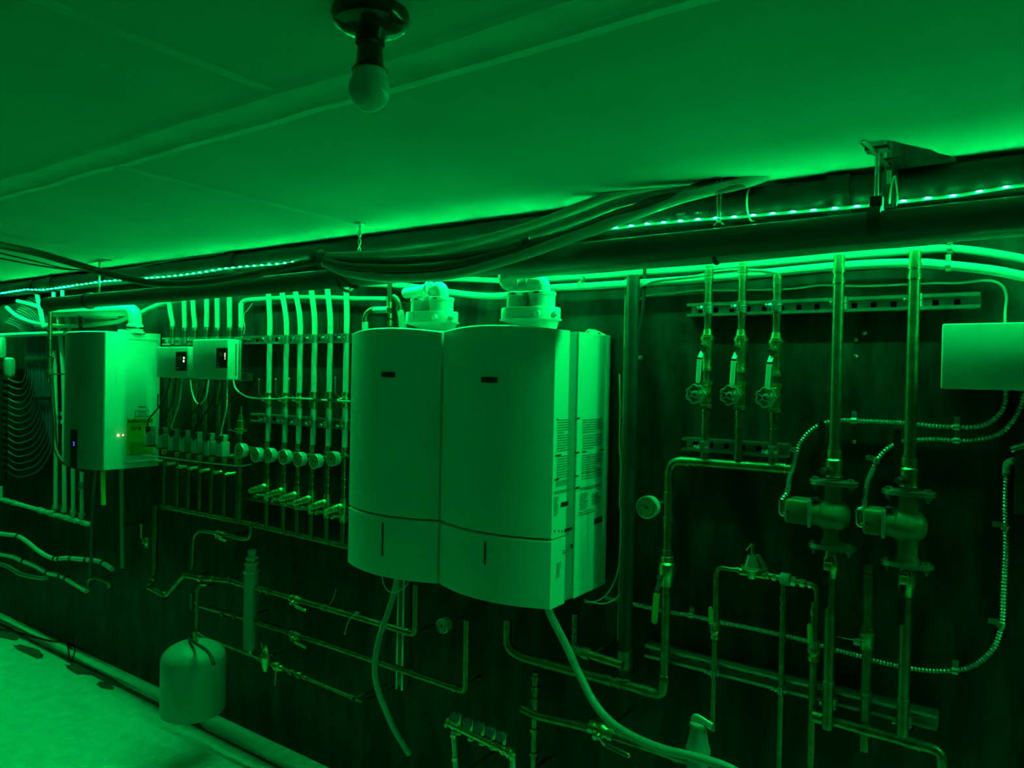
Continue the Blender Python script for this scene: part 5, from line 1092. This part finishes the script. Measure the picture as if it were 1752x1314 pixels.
def lag(lab, pts, r, m, Yd, gaps): return run('bent_pipe', lab, 'pipe', pts, r, M[m], Yd, sm=True, rings=[(P(px, py, Yd), ax, .008, 1.3) for px, py, ax in gaps], cm=M['rubber'])
lag('upper pale bent pipe low on the wall at the far left', [(-20, 910), (8, 914), (30, 917), (45, 926), (68, 944), (92, 956), (112, 955), (140, 957), (165, 960), (178, 965), (192, 974)], .0135, 'pex', 2.15, [(31, 918, X), (94, 956, X), (102, 956, X), (122, 956, X), (148, 958, X), (176, 964, X)])
lag('lower pale bent pipe low on the wall at the far left', [(-20, 944), (20, 952), (40, 960), (60, 968), (82, 980), (100, 984), (115, 991), (130, 1000), (149, 1011)], .0145, 'pex', 2.15, [(41, 960, X), (82, 980, X), (104, 986, X), (114, 990, X)])
run('bent_pipe', 'dim grey pipe lying lowest at the far left wall', 'pipe', [(-20, 962), (10, 968), (35, 982), (60, 988), (80, 990)], .013, M['tank'], 2.18, sm=True)
run('copper_pipe', 'small copper U pipe at the end of the lower bent pipe', 'pipe', [(152, 1003), (153, 992), (165, 989), (182, 996), (190, 1006)], .009, M['copper'], 2.12, sm=True, rings=[(P(163, 990, 2.12), X, .01, 1.5), (P(188, 1003, 2.12), Z, .01, 1.5)])
run('copper_riser', 'slim dark pipe with a tall lever valve left of the copper U run', 'pipe', [(240, 885), (240, 925)], .006, M['iron'], 2.15)
ball_valve(P(252, 928, 2.12), Z, .0095, V((0, -1, 0)), (-.05, 0, 1), .10, 'small valve with a tall upright lever low between the boilers', lm='yellow', lift=.012, lw=.0045)
# fanned tubes at the top left
for pts, r, lab, Yd in (([(-60, 576), (0, 574), (50, 572), (112, 570)], .0145, 'level white tube entering behind the small boiler from the left', 2.17),
        ([(12, 526), (28, 540), (50, 550), (78, 556), (130, 558), (180, 553), (205, 549), (225, 540)], .0125, 'white tube sagging across the top left to the small boiler flue', 2.165),
        ([(30, 515), (50, 520), (72, 527), (90, 532), (130, 540), (170, 542), (205, 541)], .0125, 'upper white tube crossing the top left above the coil fan', 2.172),
        ([(226, 548), (240, 537), (262, 526), (290, 516), (330, 509)], .0145, 'white tube slanting up right from the small boiler flue', 2.2),
        ([(60, 488), (66, 515), (71, 540), (75, 560)], .0135, 'short white tube dropping from the LED strip at far left', 2.14),
        ([(92, 500), (92, 515)], .011, 'stubby pale tube just behind the left end of the lagged pipe', 2.12),
        ([(107, 497), (107, 512)], .011, 'stubby pale tube right of the left end of the lagged pipe', 2.12)):
    run('pex_pipe', lab, 'pipe', pts, r, M['pex'], Yd, sm=True)
t = run('upright_bracket', 'dark upright bracket between the sagging tubes above the small boiler', 'bracket', [(136, 535), (138, 562)], .012, M['iron'], 2.15)
# loop tubes and manifold
mt = thing('loop_manifold', 'dark upright manifold with a column of ports at the left edge', 'manifold', P(6, 730, 2.2))
a, b = vline(6, 640, 6, 820, 2.2); MB().cyl(a, b, .022, 16).build('bar', M['iron'], mt)
for i in range(15):
    y = 648+11.3*i; xv = 46+3.0*i; Yt = 2.195-.003*(i % 2)
    pp = MB(); pe = P(14, y, 2.195); pp.lathe(V((a.x+.01, 2.195, pe.z)), X, [(0, .012), (.03, .012), (.032, .015), (.045, .015)], 10); pp.build('port', M['iron'], mt)
    mb = MB(); mb.lathe(V((a.x, 2.176, pe.z)), -Y_, [(0, .005), (.004, .005)], 8); mb.build('screw', M['bsteel'], mt)
    sag = 6+.25*i
    pts = [(14, y), (24, y+sag*.8), (36, y+sag), (36+(xv-36)*.55, y+sag*.4-4), (xv-1.5, y-16-1.2*i), (xv, y-42-1.5*i), (xv, min(630, y-60)), (xv, 592), (xv-1, 578-1.8*i), (xv-8, 566-2.5*i), (xv-20, 557-3.0*i), (xv-36, 551-3.2*i)]
    q = spline(pl(pts, Yt), 5); t = MB().tube(q, .0046, 8)
    if i == 0: lab = 'thin tube with the highest and smallest loop at the left edge'
    elif i == 14: lab = 'thin tube with the lowest and widest loop at the left edge'
    else: lab = 'thin sagging tube at the left edge, number %d from the top loop' % (i+1)
    single(t, 'loop_tube', M['bluepex'], lab, 'tube', P(40, y, 2.19), group='thin heating loops at the left edge')
for px0, px1, py, lab in ((43, 92, 614, 'upper black strap across the bundle of thin tubes'), (57, 93, 680, 'lower black strap across the bundle of thin tubes')):
    a, b = P(px0, py, 2.182), P(px1, py+1, 2.182); mb = MB(); mb.box(((a.x+b.x)/2, 2.182, (a.z+b.z)/2), (b.x-a.x, .006, .028), bev=.002); single(mb, 'tube_strap', M['rubber'], lab, 'strap')
c = P(16, 626, 2.12); t = thing('loop_actuator', 'pale rounded actuator cap at the left edge above the thin loops', 'actuator', c)
MB().lathe(c, Z, [(-.06, .028), (-.045, .034), (.02, .034), (.045, .03), (.055, .018)], 20).build('cap', M['gcase'], t); MB().lathe(c, Z, [(-.075, .03), (-.06, .032)], 20).build('collar', M['brass'], t)
single(MB().box(P(2, 595, 2.15), (.06, .05, .14), bev=.012), 'side_fitting', M['gcase'], 'pale fitting cut off by the left edge above the actuator', 'fitting')
# floor cable at far left
fp = [PZ(-20, 1072, .006), PZ(30, 1082, .006), PZ(60, 1090, .006), PZ(90, 1097, .006), PZ(112, 1098, .006), PZ(122, 1110, .006)]
q = spline(fp, 6); single(MB().tube(q, .0055, 8), 'cable', M['rubber'], 'black cable lying on the floor at the far left', 'cable', q[0])
q = spline([P(117, 1085, 2.22), P(117, 1110, 2.15), PZ(121, 1131, .008), P(127, 1118, 2.16), P(131, 1090, 2.22)], 6); single(MB().tube(q, .0045, 8), 'cable', M['rubber'], 'black cable hanging in a small loop to the floor at the left', 'cable', q[0])
# pale rubble strip at wall foot
# ================================================================== WORLD, LIGHTS, CAMERA
w = bpy.data.worlds.new('world'); S.world = w; w.use_nodes = True
w.node_tree.nodes['Background'].inputs['Color'].default_value = (0, 0, 0, 1)
cam = bpy.data.cameras.new('camera'); co = bpy.data.objects.new('camera', cam); COL.objects.link(co)
cam.sensor_fit = 'HORIZONTAL'; cam.sensor_width = 36; cam.lens = FPX/1752*36; cam.clip_start = .02
m3 = Matrix((R2, U2, -_F)).transposed(); co.matrix_world = Matrix.Translation(CAM) @ m3.to_4x4()
S.camera = co
S.view_settings.view_transform = 'Standard'; S.view_settings.look = 'None'; S.view_settings.gamma = 1; S.view_settings.exposure = 0; S.view_settings.use_curve_mapping = False
for o in bpy.data.objects:
    if '_o' in o: del o['_o']
    if '_x' in o: del o['_x']
